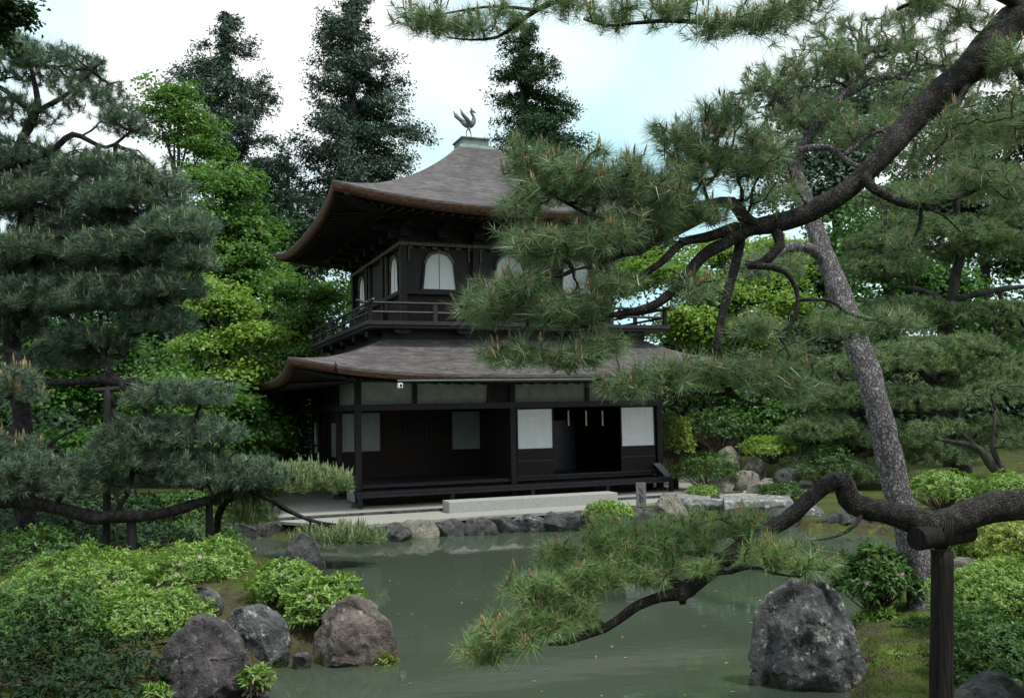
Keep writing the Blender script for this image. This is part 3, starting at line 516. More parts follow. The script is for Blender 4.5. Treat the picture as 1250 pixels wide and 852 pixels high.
def pine(name,base,label,cat,limbs,pads,bark,nmat,k=36,ln=.12,wd=.004,up=.7,group=None,seed=1,rtip=.005,candle=None,cprob=.4,csize=(.07,.009),alpha=.3,spread=(.35,1.25),twig=True,rmax=.05,low=-.25,shell=.4,dens=1.):
    rng=np.random.default_rng(seed); root=thing(name,base,label,cat,group); src=[]
    for i,(nm,pts,rad,kk) in enumerate(limbs): src.append(limb(root,nm,[p if len(p)==3 and isinstance(p,np.ndarray) else P(*p) for p in pts],rad,bark,kk,.1 if kk>8 else .2,seed=seed*7+i)[::2])
    src=np.vstack(src); T=[];Q=[]
    for (cx,cy_,rx,ry,Y,rd,n) in pads:
        c=P(cx,cy_,Y); s=pxm(Y); p,q=padpts(c,(rx*s,rd,ry*s),int(n*dens),rng,low,shell); T.append(p);Q.append(q)
    T=np.vstack(T);Q=np.vstack(Q); v,f,td=grow(src,T,alpha,rtip,rmax,rng)
    if twig: adopt(mesh_np('twigs',v,f,bark,None),root)
    d=nrm(Q*[.55,.55,.45]+[0,0,up]+td*.35+rng.normal(size=Q.shape)*.25); parts=[needles(T,d,k,ln,wd,rng,*spread,bl=ln*.7)]
    nv=len(parts[0][0]); cr=adopt(mesh_np('crown',parts[0][0],parts[0][1],nmat,None),root)
    if candle is not None:
        A=[];B=[];R0=[];
        pick=rng.random(len(T))<cprob
        for rep,pr in ((0,1.),(1,.45),(2,.25)):
            s=pick&(rng.random(len(T))<pr); p=T[s]+(rng.normal(size=(s.sum(),3))*.02 if rep else 0); dd=nrm(d[s]*.5+[0,0,1.]+rng.normal(size=p.shape)*.15); A.append(p); B.append(p+dd*csize[0]*rng.uniform(.4,1.25,len(p))[:,None]); R0.append(np.full(len(p),csize[1])*rng.uniform(.6,1.1,len(p)))
        A=np.vstack(A);B=np.vstack(B);R0=np.concatenate(R0); m_=A+(B-A)*.55; v1,f1=prims(A,m_,R0*.7,R0,5); v2,f2=prims(m_,B,R0,R0*.25,5); v,f=joinnp([(v1,f1),(v2,f2)])
        tag(adopt(mesh_np('candles',v,f,candle,None),root),kind='stuff')
    return root
def broad(name,base,label,cat,limbs,lobes,bark,lmat,n=60,per=24,cr=.45,flat=.35,ln=.09,wd=.06,up=1.,group=None,seed=1,rtip=.008,rmax=.09,jit=.45,shell=.15,low=-.9,twig=True,dens=1.):
    rng=np.random.default_rng(seed); root=thing(name,base,label,cat,group); src=[]
    for i,(nm,pts,rad,kk) in enumerate(limbs): src.append(limb(root,nm,[p if isinstance(p,np.ndarray) else P(*p) for p in pts],rad,bark,kk,.25,seed=seed*5+i)[::2])
    src=np.vstack(src); T=[];Q=[]
    for (cx,cy_,rx,ry,Y,rd,nn) in lobes:
        s=pxm(Y); p,q=padpts(P(cx,cy_,Y),(rx*s,rd,ry*s),int(nn*dens),rng,low,shell,.5); T.append(p);Q.append(q)
    T=np.vstack(T);Q=np.vstack(Q)
    if twig:
        v,f,td=grow(src,T,.3,rtip,rmax,rng); adopt(mesh_np('twigs',v,f,bark,None),root)
    m=len(T)*per; C=np.repeat(T,per,0); q=np.repeat(Q,per,0); az=rng.uniform(0,2*np.pi,m); r=np.sqrt(rng.random(m))*cr; sz=np.repeat(rng.uniform(.6,1.3,len(T)),per)
    o=np.c_[np.cos(az)*r,np.sin(az)*r,rng.normal(size=m)*cr*flat]*sz[:,None]; o[:,2]-=r*r/cr*.35; C=C+o; nn_=nrm(q*.5+[0,0,up]+o/cr*.35)
    v,f=leaves(C,nn_,ln,wd,rng,jit=jit); adopt(mesh_np('crown',v,f,lmat,None),root); return root
def shrub(name,cx,cy_,rx,ry,Y,rd,label,cat,lmat,n=700,per=6,ln=.05,wd=.022,seed=1,group=None,flowers=0,low=-.35,parts=True,fcol=None,lump=.26,cl=.035):
    rng=np.random.default_rng(seed); s=pxm(Y); c=P(cx,cy_,Y); rad=np.array([rx*s,rd,ry*s]); b=np.array([c[0],c[1],max(float(gz([c[:2]])[0]),c[2]-rad[2]*1.2)])
    root=thing(name,b,label,cat,group); q=nrm(rng.normal(size=(n*3,3))); q=q[q[:,2]>low][:n]; r=np.where(rng.random(n)<.7,rng.uniform(.86,1.02,n),rng.uniform(.45,.9,n)); f_=1+lump*vnoise(q*2.3+seed*1.7)+lump*.6*vnoise(q*5.1+seed); p=c+q*(r*f_)[:,None]*rad
    d=nrm(q*[.7,.7,.8]+[0,0,.55]+rng.normal(size=q.shape)*.25); m=n*per; D=np.repeat(d,per,0); C=np.repeat(p,per,0); x=nrm(np.cross(D,rng.normal(size=(m,3)))); ld=nrm(x+D*rng.uniform(.1,.9,m)[:,None]); nn_=nrm(D-ld*(D*ld).sum(1)[:,None]+rng.normal(size=(m,3))*.12); sd_=np.cross(ld,nn_); l=(ln*rng.uniform(.6,1.15,m))[:,None]; w_=wd*l/ln
    C=C+rng.normal(size=C.shape)*cl*.3; t=C+ld*l-nn_*l*.1; mid=C+ld*l*.5; v=np.stack([C,mid+sd_*w_*.5+nn_*w_*.15,t,mid-sd_*w_*.5+nn_*w_*.15],1).reshape(-1,3); fo=adopt(mesh_np('foliage',v,np.arange(4*m).reshape(-1,4),lmat,None),root)
    st=p[::max(1,n//60)]; a=np.repeat(b[None],len(st),0)+rng.normal(size=st.shape)*[.06,.06,.0]; mm=(a+st)/2+rng.normal(size=st.shape)*.05*rad; rr_=np.full(len(st),.007+.004*rad[0]); v1,f1=prims(a,mm,rr_,rr_*.75); v2,f2=prims(mm,st,rr_*.75,rr_*.3); v,f=joinnp([(v1,f1),(v2,f2)]); adopt(mesh_np('stems',v,f,M['stem'],None),root)
    if flowers:
        idx=np.argsort(-(q[:,2]*.5-q[:,1])+rng.random(n)*.9)[:flowers*4:4]
        for i in idx:
            fc=p[i]+d[i]*.035; D_=nrm(d[i]*.6+[0,-.6,.2]); x=nrm(np.cross(D_,[.2,.1,1])); y=np.cross(D_,x); vv=[fc];ff=[]
            for a5 in range(5):
                a0=a5*2*math.pi/5; e=lambda aa,rr2,h:fc+(x*math.cos(aa)+y*math.sin(aa))*rr2+D_*h
                o=len(vv); vv+=[e(a0-.45,.014,.006),e(a0-.3,.024,.006),e(a0,.027,.001),e(a0+.3,.024,.005),e(a0+.45,.014,.006)]; ff.append((0,o,o+1,o+2,o+3,o+4))
            adopt(mesh_np('flower',vv,ff,M['petal'],None),root)
    return root
# ------------------------------------------------------------------ rocks
def rock(name,out,Y,depth,label,mat,cat='rock',sub=5,seed=1,planes=14,amp=.05,group=None,bury=.15,full=.75,rid=.03):
    rng=np.random.default_rng(seed); o=np.array([P(x,y,Y) for x,y in out]); c=(o.max(0)+o.min(0))/2; a=np.arctan2(o[:,2]-c[2],o[:,0]-c[0]); R=np.hypot(o[:,2]-c[2],o[:,0]-c[0]); i=a.argsort(); a=a[i];R=R[i]
    bm=bmesh.new(); bmesh.ops.create_icosphere(bm,subdivisions=sub,radius=1); bm.verts.ensure_lookup_table(); v=np.array([q.co for q in bm.verts]); f=np.array([[q.index for q in x.verts] for x in bm.faces]); bm.free()
    va=np.arctan2(v[:,2],v[:,0]); Rv=np.interp(va,np.r_[a-2*np.pi,a,a+2*np.pi],np.r_[R,R,R]); rho=np.hypot(v[:,0],v[:,2]); rs=rho**full
    # facets cut only towards and away from the viewer, the outline keeps its shape
    yy=v[:,1]*np.ones(len(v)); Rv=Rv*(1.035 if planes>20 else 1.03); p=np.c_[np.cos(va)*rs*Rv,yy*depth,np.sin(va)*rs*Rv]
    sz=R.mean()
    for _ in range(planes):
        n=nrm(np.array([rng.normal()*.6,rng.choice([-1,-1,-1,1])*rng.uniform(.5,1),rng.normal()*.5+.15])); sup=(p@n).max(); dd=sup*rng.uniform(.6,.95); ex=(p@n)-dd; m=ex>0; p[m]-=n*(ex[m]*.95*sst(np.abs(v[m,1]),.02,.4))[:,None]
    q=p/sz+seed*3.7; ridge=1-np.abs(fbm(q*2.3+5,4))*1.6; dn=nrm(p)*(amp*sz*fbm(q*1.7,5)[:,None]+rid*sz*ridge[:,None]-.02*sz*np.abs(fbm(q*9,3))[:,None]); p=p+dn
    if planes>20: k3=q*1.35+seed*9.1; cell=np.round(k3+.35*np.c_[vnoise(k3*1.3),vnoise(k3*1.3+9),vnoise(k3*1.3+21)]); hh=np.sin(cell@np.array([12.9,78.2,37.7]))*43758.5; p=p+nrm(p)*((hh-np.floor(hh))-.5)[:,None]*.055*sz   # stepped breaks along joints
    w0=c+p; lo=w0[:,2].min(); k=np.clip((w0[:,2]-lo)/(sz*.5),0,1); w0[:,2]-=bury*(1-k)
    base=np.array([c[0],c[1],lo]); ob=mesh_np(name,w0-base,f,mat,None,True); ob.location=base; tag(ob,label,cat,group)
    try: ob.data.set_sharp_from_angle(angle=R_(32))
    except Exception: pass
    return ob
def lump(cx,cy_,rx,ry,seed=0,n=12,fl=.25):                            # a rough outline round a centre, flat below
    r=np.random.default_rng(seed); t=np.linspace(0,2*np.pi,n,endpoint=False); k=r.uniform(.82,1.12,n); return [(cx+rx*math.cos(a)*q,cy_-ry*(math.sin(a) if math.sin(a)>-.6 else -.6-fl*0)*q) for a,q in zip(t,k)]
late_blocking_grove()
# ------------------------------------------------------------------ pines
BK,BG,BF=M['bark'],M['bark_grey'],M['bark_far']
# big dark pine on the left edge
Yl=16.
pine('pine_tree',gpt(*P(30,660,Yl)[:2]),'tall dark pine filling the left edge, with gnarled limbs in open tiers','pine tree',[
 ('trunk',[gpt(*P(32,660,Yl)[:2],-.2),(27,560,Yl),(26,500,Yl),(12,400,Yl),(24,320,Yl),(34,255,Yl),(22,190,Yl),(45,130,Yl),(38,80,Yl)],[.2,.17,.15,.15,.15,.13,.1,.06,.03],10),
 ('limb',[(12,345,Yl),(50,292,15.6),(100,282,15.3),(150,300,15),(185,330,14.8)],[.13,.1,.06,.045,.02],8),
 ('limb',[(24,385,Yl),(62,375,15.6),(95,400,15.4),(118,432,15.2),(150,436,15)],[.07,.055,.045,.03,.015],8),
 ('limb',[(32,252,Yl),(75,258,15.6),(118,250,15.3),(165,270,15),(215,290,14.8),(240,300,14.7)],[.1,.08,.06,.05,.03,.015],8),
 ('limb',[(26,200,Yl),(60,185,15.7),(90,165,15.6),(130,180,15.5),(160,160,15.4)],[.08,.06,.05,.03,.02],8),
 ('limb',[(40,140,Yl),(75,120,15.8),(105,95,15.7),(125,75,15.6)],[.05,.04,.025,.012],8),
 ('limb',[(30,130,Yl),(5,110,16),(-30,90,16)],[.06,.04,.02],8),
 ('limb',[(26,205,Yl),(-10,215,15.8),(-40,200,15.8)],[.08,.06,.02],8),
 ('limb',[(70,310,15.6),(78,350,15.4),(110,345,15.2),(130,348,15.1)],[.04,.035,.03,.02],8)],
 [(60,85,75,32,16,1.,120),(10,60,40,30,16,.7,70),(10,265,50,34,16.2,.8,70),(0,200,40,34,16.3,.8,60),(180,225,60,24,15.3,.8,90),(112,120,50,28,15.8,.7,50),(20,140,55,30,16,.8,55),(150,152,38,30,15.6,.6,42),(40,195,70,28,16,.9,80),(130,205,70,24,15.4,.8,75),
  (60,245,85,30,15.8,1,200),(160,250,75,30,15.2,.9,190),(215,285,52,34,14.8,.7,190),(150,310,70,32,15,.8,190),(60,310,80,34,15.6,1,220),(235,318,34,22,14.7,.5,80),(40,370,80,36,15.5,.9,180),(135,365,75,34,15,.8,210),(205,352,48,26,14.8,.6,120),(110,415,60,26,15.2,.7,110),(190,395,50,22,15,.5,70),(90,218,70,20,16.2,.9,90),(20,225,40,40,16.4,.8,80),(110,278,90,22,16.,1,130),(185,300,50,24,15.2,.8,90),(30,335,60,40,16.3,1,120),(100,345,90,26,16,1,140),(160,335,60,24,15.4,.8,100),(15,400,50,40,16.2,.8,90),(80,440,60,24,15.8,.7,70)],
 BK,M['needle_left'],k=46,ln=.17,wd=.0075,seed=11,candle=M['candle_pale'],cprob=.2,csize=(.13,.009),rmax=.035,dens=2.7)
# trained pine low over the left bank
Yq=14.6
pine('pine_tree',gpt(*P(-60,640,Yq)[:2]),'low trained pine whose long horizontal limb rests on props at the left bank','pine tree',[
 ('trunk',[gpt(*P(-120,700,Yq)[:2],-.2),(-100,640,Yq),(-60,606,Yq),(0,610,Yq),(40,614,Yq),(85,624,14.5),(115,631,14.4),(140,629,14.4),(175,631,14.5),(205,624,14.6),(230,617,14.7),(256,610,14.8)],[.2,.19,.16,.115,.105,.1,.11,.09,.085,.08,.085,.07],12),
 ('limb',[(256,610,14.8),(280,600,15),(330,588,15.4),(385,580,15.8),(420,585,16)],[.05,.045,.04,.03,.01],8),
 ('limb',[(300,598,15.1),(335,612,15.3),(362,628,15.5),(395,640,15.7),(425,650,15.8)],[.035,.035,.03,.02,.008],8),
 ('limb',[(62,468,15),(100,466,15),(128,464,14.9),(150,468,14.8),(168,462,14.8)],[.055,.06,.085,.07,.035],9),
 ('limb',[(124,430,14.9),(133,455,14.9),(150,470,14.8),(166,488,14.8),(176,500,14.8),(190,540,14.7)],[.03,.06,.075,.06,.04,.02],9),
 ('limb',[(135,475,14.8),(140,510,14.7),(155,545,14.6),(160,590,14.6),(140,628,14.4)],[.04,.03,.03,.03,.04],8),
 ('limb',[(20,612,Yq),(40,560,14.8),(70,535,15),(100,520,15)],[.07,.05,.03,.015],8),
 ('limb',[(62,468,15),(35,450,15),(15,430,15.2),(-30,420,15.5)],[.05,.04,.05,.06],8)],
 [(215,485,70,26,14.7,.7,190),(200,530,80,30,14.7,.8,230),(255,530,45,22,14.8,.6,110),(150,560,60,26,14.5,.6,120),(240,575,70,32,14.8,.7,220),(300,582,50,28,15,.6,190),(50,575,75,26,14.8,.8,160),(20,595,40,22,14.6,.6,60),(110,590,60,22,14.6,.6,100)],
 BK,M['needle_left'],k=46,ln=.16,wd=.007,seed=12,candle=M['candle_pale'],cprob=.15,csize=(.1,.008),rmax=.03,dens=2.0)
pine('pine_tree',gpt(*P(340,640,15.8)[:2]),'light green low pine bough reaching over the water in front of the terrace','pine tree',[
 ('trunk',[gpt(*P(262,664,15.5)[:2],-.15),(270,620,15.5),(300,604,15.5),(330,609,15.5),(345,620,15.5),(366,630,15.6),(388,637,15.7),(410,640,15.8)],[.06,.06,.055,.045,.04,.035,.028,.015],8),
 ('limb',[(300,604,15.5),(340,595,15.8),(380,590,16),(415,590,16.1)],[.04,.03,.02,.01],8)],
 [(350,588,62,24,16,.7,230),(405,592,28,17,16.1,.4,70),(300,600,40,22,15.7,.5,100),(425,655,44,13,15.8,.45,110),(380,655,25,10,15.7,.3,40),(310,630,30,18,15.4,.4,60)],
 BK,M['needle_low'],k=46,ln=.14,wd=.0065,seed=13,candle=M['candle_pale'],cprob=.75,csize=(.16,.011),rmax=.02,dens=3.2,up=.9)
pine('pine_tree',gpt(*P(-30,560,12.)[:2]),'small near pine at the left edge with upright brown candles','pine tree',[
 ('trunk',[gpt(*P(-60,700,12)[:2],-.1),(-50,600,12),(-30,530,12),(0,490,12),(30,480,12)],[.09,.08,.06,.04,.02],8)],
 [(15,478,48,36,12,.5,110),(20,545,40,18,12,.4,35)],BK,M['needle_left'],k=55,ln=.14,wd=.005,seed=14,candle=M['candle'],cprob=.4,csize=(.14,.013),rmax=.02)
# leaning pine on the right bank
Yr=12.6
tb=gpx(1132,742)
pine('pine_tree',tb,'leaning grey-barked pine rising from the right bank of the pond','pine tree',[
 ('trunk',[tb-[0,0,.15],(1128,725,10.6),(1113,660,10.7),(1098,600,10.8),(1072,500,11.),(1047,420,11.3),(1022,350,11.8),(1000,300,12.3),(984,240,12.6),(972,205,12.9),(990,162,13),(1025,120,13.1),(1044,100,13.2),(1060,60,13.3)],[.175,.163,.152,.15,.15,.147,.135,.12,.105,.085,.07,.055,.045,.022],14),
 ('limb',[(983,235,12.8),(960,215,12.7),(978,184,12.6),(1012,181,12.5),(1028,192,12.5),(1045,202,12.4),(1075,205,12.4)],[.05,.05,.046,.043,.042,.034,.02],9),
 ('limb',[(1008,322,12.05),(992,304,12.),(965,302,11.8),(940,315,11.5),(910,340,11.2)],[.085,.08,.065,.04,.015],9),
 ('limb',[(1025,120,13.1),(1080,95,13.2),(1130,100,13.3),(1170,85,13.4)],[.05,.04,.03,.015],8),
 ('limb',[(990,162,13),(960,130,13),(930,110,13),(900,115,13)],[.05,.04,.03,.015],8),
 ('limb',[(1028,192,12.5),(1070,160,12.6),(1120,150,12.8),(1165,160,13)],[.045,.035,.025,.012],8)],
 [(1000,95,75,40,13.1,.9,170),(1085,75,90,34,13.3,1,190),(940,115,50,35,13,.7,100),(985,150,70,28,13,.8,110),(1120,130,80,32,13.1,.9,150),(1060,165,70,26,12.7,.8,100),(1150,190,80,30,13,.9,110),(925,185,45,30,12.8,.6,60),(1060,40,90,22,13.3,.8,90),(1180,90,50,30,13.3,.6,70),(940,330,60,26,11.6,.5,70)],
 BG,M['needle_near'],k=44,ln=.16,wd=.006,seed=15,candle=M['candle'],cprob=.18,csize=(.1,.01),rmax=.035,dens=1.3)
# foreground pine limbs
Yn=6.4
pr=gpt(*P(1420,560,6.8)[:2])
pine('pine_tree',pr,'near pine at the right edge whose great dark limb sweeps down across the view','pine tree',[
 ('trunk',[pr-[0,0,.2],(1425,700,6.8),(1415,400,6.8),(1400,150,6.8),(1330,10,6.7),(1250,18,6.6),(1218,48,6.6),(1190,80,6.5),(1160,103,6.5),(1112,150,6.5),(1078,190,6.4),(1042,225,6.4),(1002,252,6.4),(970,267,6.4),(935,275,6.4),(912,279,6.4)],[.26,.25,.23,.19,.16,.132,.122,.11,.1,.088,.08,.073,.068,.064,.062,.055],16),
 ('limb',[(925,276,6.4),(910,268,6.38),(893,247,6.36),(865,249,6.3),(838,255,6.3),(808,267,6.25),(768,264,6.2),(735,268,6.2),(695,250,6.2),(655,228,6.2)],[.045,.048,.041,.033,.028,.022,.018,.015,.011,.005],10),
 ('limb',[(915,279,6.4),(895,291,6.35),(858,312,6.3),(834,343,6.25),(803,370,6.2),(770,381,6.15),(743,386,6.1),(715,398,6.1),(694,401,6.1)],[.05,.045,.041,.038,.031,.025,.021,.014,.006],10),
 ('limb',[(900,277,6.4),(862,290,6.3),(834,296,6.25),(806,322,6.15),(768,339,6.1),(728,326,6.05),(700,330,6)],[.04,.036,.03,.024,.017,.012,.006],9),
 ('limb',[(808,288,6.2),(782,308,6.1),(758,312,6.05),(734,322,6)],[.02,.017,.012,.006],8),
 ('limb',[(906,283,6.4),(900,315,6.4),(890,350,6.35),(881,388,6.3),(876,430,6.25),(882,462,6.25),(895,482,6.25),(915,492,6.25),(935,494,6.2)],[.034,.034,.032,.03,.03,.03,.024,.013,.006],10),
 ('limb',[(876,440,6.25),(850,446,6.2),(828,463,6.15),(800,474,6.1),(768,483,6.1),(748,478,6.1)],[.018,.015,.013,.01,.007,.004],8),
 ('limb',[(890,480,6.25),(868,482,6.2),(845,480,6.2),(820,490,6.1)],[.014,.012,.009,.005],8),
 ('limb',[(944,275,6.4),(952,300,6.35),(930,322,6.3),(915,326,6.3),(925,325,6.2),(959,332,6.2),(974,366,6.2),(963,398,6.2),(940,404,6.1),(912,409,6.1)],[.04,.036,.032,.024,.022,.02,.016,.014,.01,.006],9),
 ('limb',[(974,366,6.2),(1012,366,6.2),(1030,380,6.2),(1055,389,6.2),(1098,398,6.1),(1135,400,6.1)],[.014,.012,.011,.01,.008,.004],8),
 ('limb',[(966,398,6.2),(988,416,6.2),(1022,417,6.2),(1040,410,6.2)],[.011,.01,.008,.004],8),
 ('limb',[(1070,198,6.4),(1058,220,6.3),(1083,240,6.2),(1115,252,6.2),(1150,247,6.2),(1185,235,6.2),(1215,222,6.2)],[.035,.035,.03,.026,.02,.014,.006],9),
 ('limb',[(1122,253,6.2),(1124,270,6.2),(1110,300,6.2),(1092,306,6.2)],[.014,.012,.009,.004],8),
 ('limb',[(1124,253,6.2),(1150,262,6.1),(1172,283,6.1)],[.012,.009,.004],8),
 ('limb',[(1200,70,6.55),(1222,66,6.5),(1238,74,6.4),(1252,98,6.4),(1275,120,6.3)],[.04,.035,.035,.03,.02],9),
 ('limb',[(1190,85,6.5),(1168,130,6.4),(1158,165,6.35),(1140,185,6.3)],[.03,.022,.014,.006],8),
 ('limb',[(1260,15,6.6),(1230,0,6.5),(1190,-15,6.4),(1140,-5,6.3),(1095,12,6.2)],[.05,.04,.03,.02,.008],8),
 ('limb',[(1300,0,6.7),(1200,-60,6.4),(1060,-60,6.2),(1000,-20,6.1),(965,8,6.05),(935,22,6),(900,31,6),(858,28,6),(815,26,6),(774,29,6),(740,32,6),(712,24,6)],[.06,.05,.045,.04,.032,.028,.022,.018,.015,.012,.009,.005],9),
 ('limb',[(1000,-20,6.1),(880,-40,6),(780,-40,6),(700,-8,6),(655,13,6),(630,30,6),(606,46,6),(574,49,6),(545,46,6)],[.03,.028,.026,.022,.018,.015,.011,.008,.004],9),
 ('limb',[(655,13,6),(610,8,6),(570,12,6),(530,20,6)],[.012,.01,.008,.004],8)],
 [(700,215,85,42,6.2,.4,150),(645,195,38,28,6.2,.25,45),(640,245,35,24,6.15,.25,35),(780,225,75,40,6.25,.4,120),(860,190,55,48,6.3,.35,90),(885,140,50,32,6.3,.3,45),(925,190,45,45,6.35,.3,60),(830,165,40,30,6.3,.3,35),(862,258,45,16,6.25,.25,34),(820,240,40,22,6.2,.3,30),(935,235,40,22,6.35,.3,22),
  (660,295,62,28,6.05,.3,80),(735,290,70,32,6.1,.35,90),(800,270,50,25,6.2,.3,45),(625,350,55,26,6,.28,60),(590,375,38,24,6,.2,45),(690,375,65,28,6.05,.3,80),(755,345,45,22,6.05,.25,35),(850,350,45,20,6.2,.25,20),
  (630,432,55,18,6,.22,45),(700,432,50,20,6.05,.25,45),(745,420,40,14,6.1,.2,20),(765,468,48,16,6.1,.2,35),(815,452,60,20,6.15,.25,45),(880,450,55,24,6.2,.25,45),(935,455,50,28,6.15,.25,50),(975,470,40,22,6.1,.2,28),
  (520,22,52,20,6,.3,36),(570,30,48,20,6,.25,22),(620,16,50,18,6,.25,20),(690,3,55,16,6,.3,22),(750,16,55,20,6,.3,24),(810,12,60,20,6,.3,26),(870,30,55,22,6,.3,26),(935,22,60,28,6,.3,38),(980,5,45,22,6,.3,20),
  (1130,5,50,16,6.25,.3,28),(1180,20,40,20,6.4,.3,25),(1225,70,40,35,6.4,.3,40),(1160,150,45,30,6.35,.3,25),(1215,150,45,40,6.3,.35,40),(1190,215,55,22,6.2,.3,28),(1120,235,50,16,6.2,.25,18),(1105,295,40,14,6.2,.2,10),(1020,395,55,18,6.2,.22,30),(1085,388,50,18,6.1,.22,25),(925,395,40,16,6.1,.2,20),(1240,230,40,40,6.3,.3,30),(965,430,45,16,6.2,.2,20)],
 BK,M['needle_near'],k=48,ln=.15,wd=.0034,seed=16,candle=M['candle'],cprob=.3,csize=(.07,.0075),rtip=.0028,rmax=.012,up=.55,low=-.8,shell=.2,dens=1.35,spread=(.25,1.35))
pine('pine_tree',gpt(*P(1500,640,6.9)[:2]),'near low pine limb bent across the water and carried by a wooden crutch','pine tree',[
 ('trunk',[gpt(*P(1500,640,6.9)[:2],-.2),(1490,660,6.9),(1420,600,6.8),(1330,602,6.7),(1250,614,6.6),(1200,625,6.55),(1155,637,6.5),(1135,642,6.5),(1105,632,6.5),(1075,624,6.5),(1050,618,6.5),(1035,608,6.5),(1029,588,6.5),(1015,587,6.48),(992,607,6.46),(958,636,6.45),(928,652,6.43),(900,672,6.42),(872,693,6.4),(850,712,6.4),(833,722,6.4),(806,727,6.4),(778,739,6.38),(760,752,6.36),(738,766,6.35),(710,775,6.3),(690,783,6.3),(668,786,6.28)],[.2,.2,.17,.125,.108,.1,.095,.098,.086,.078,.075,.072,.066,.06,.056,.055,.054,.056,.05,.042,.05,.036,.034,.034,.031,.027,.019,.008],16),
 ('limb',[(842,712,6.4),(832,726,6.36),(833,738,6.35)],[.05,.045,.02],9),
 ('limb',[(838,718,6.4),(812,705,6.4),(790,702,6.45),(758,712,6.45),(722,722,6.4),(692,727,6.35)],[.035,.03,.022,.02,.014,.005],9),
 ('limb',[(885,682,6.4),(862,676,6.5),(830,676,6.55),(800,680,6.6),(785,683,6.6)],[.03,.024,.02,.014,.006],9),
 ('limb',[(868,698,6.4),(892,697,6.3),(915,692,6.2),(945,700,6.15),(975,704,6.1)],[.028,.022,.016,.01,.004],9),
 ('limb',[(705,776,6.3),(690,766,6.25),(668,770,6.2),(640,790,6.2),(600,797,6.2),(580,790,6.2)],[.02,.015,.012,.01,.008,.003],8),
 ('limb',[(740,765,6.35),(722,752,6.3),(700,748,6.3),(665,742,6.25)],[.018,.014,.01,.004],8),
 ('limb',[(1060,612,6.5),(1045,640,6.4),(1020,655,6.3),(990,660,6.3)],[.02,.014,.009,.004],8),
 ('limb',[(930,652,6.43),(915,635,6.5),(890,632,6.55),(850,640,6.6)],[.025,.018,.013,.005],8)],
 [(588,790,34,24,6.2,.2,36),(630,772,50,28,6.2,.26,52),(672,752,50,28,6.22,.26,50),(605,770,36,22,6.2,.2,28),(690,740,50,28,6.3,.25,46),(650,718,46,26,6.3,.24,42),(700,705,60,32,6.35,.3,66),(745,685,62,34,6.45,.3,70),(735,650,50,24,6.5,.25,42),(795,660,60,32,6.55,.3,66),(850,645,66,28,6.6,.32,60),(910,640,55,22,6.55,.28,40),(795,700,42,18,6.4,.2,20),(945,676,50,26,6.2,.24,42),(985,688,34,18,6.1,.18,20),(860,688,40,18,6.3,.2,16),(680,672,30,18,6.45,.2,16)],
 BK,M['needle_sun_tint'],k=50,ln=.13,wd=.0031,seed=17,candle=M['candle'],cprob=.35,csize=(.06,.007),rtip=.0025,rmax=.01,up=.6,low=-.8,shell=.15,dens=1.5,spread=(.25,1.35))
# clipped cloud pines behind the pond, right
Yc=27.
tb=gpt(*P(1174,600,Yc)[:2])
pine('pine_tree',tb,'broad clipped cloud pine spreading flat cushions behind the leaning trunk','pine tree',[
 ('trunk',[tb-[0,0,.2],(1174,600,Yc),(1171,540,Yc),(1160,490,Yc),(1130,455,Yc),(1100,440,Yc)],[.32,.3,.26,.2,.14,.06],9),
 ('limb',[(1165,510,Yc),(1110,500,26.5),(1050,505,26),(1000,520,25.7),(975,545,25.5)],[.14,.11,.08,.06,.03],8),('limb',[(1168,530,Yc),(1090,545,26),(1040,560,25.5),(1010,580,25.2)],[.12,.09,.07,.03],8),('limb',[(1160,490,Yc),(1200,460,26.5),(1235,440,26)],[.12,.09,.04],8),('limb',[(1120,450,Yc),(1060,455,26.5),(1020,480,26)],[.1,.07,.03],8)],
 [(1090,450,90,30,26.6,2.,420),(1160,432,70,24,26.8,1.6,260),(1215,470,70,38,26.3,1.8,320),(1030,492,62,28,26,1.4,260),(1100,495,80,26,26,1.5,260),(1000,530,48,26,25.6,1.1,200),(1075,538,70,24,25.7,1.2,220),(1005,575,52,24,25.3,1.,210),(1060,580,50,20,25.4,1.,160),(1135,560,55,26,25.8,1.1,150),(1225,540,48,34,26,1.2,170)],
 BF,M['needle_far'],k=42,ln=.2,wd=.0125,seed=18,rtip=.008,rmax=.06,low=-.1,shell=.7,dens=2.3,candle=M['candle'],cprob=.06,csize=(.12,.014))
Yd=31.
tb=gpt(*P(1165,560,Yd)[:2])
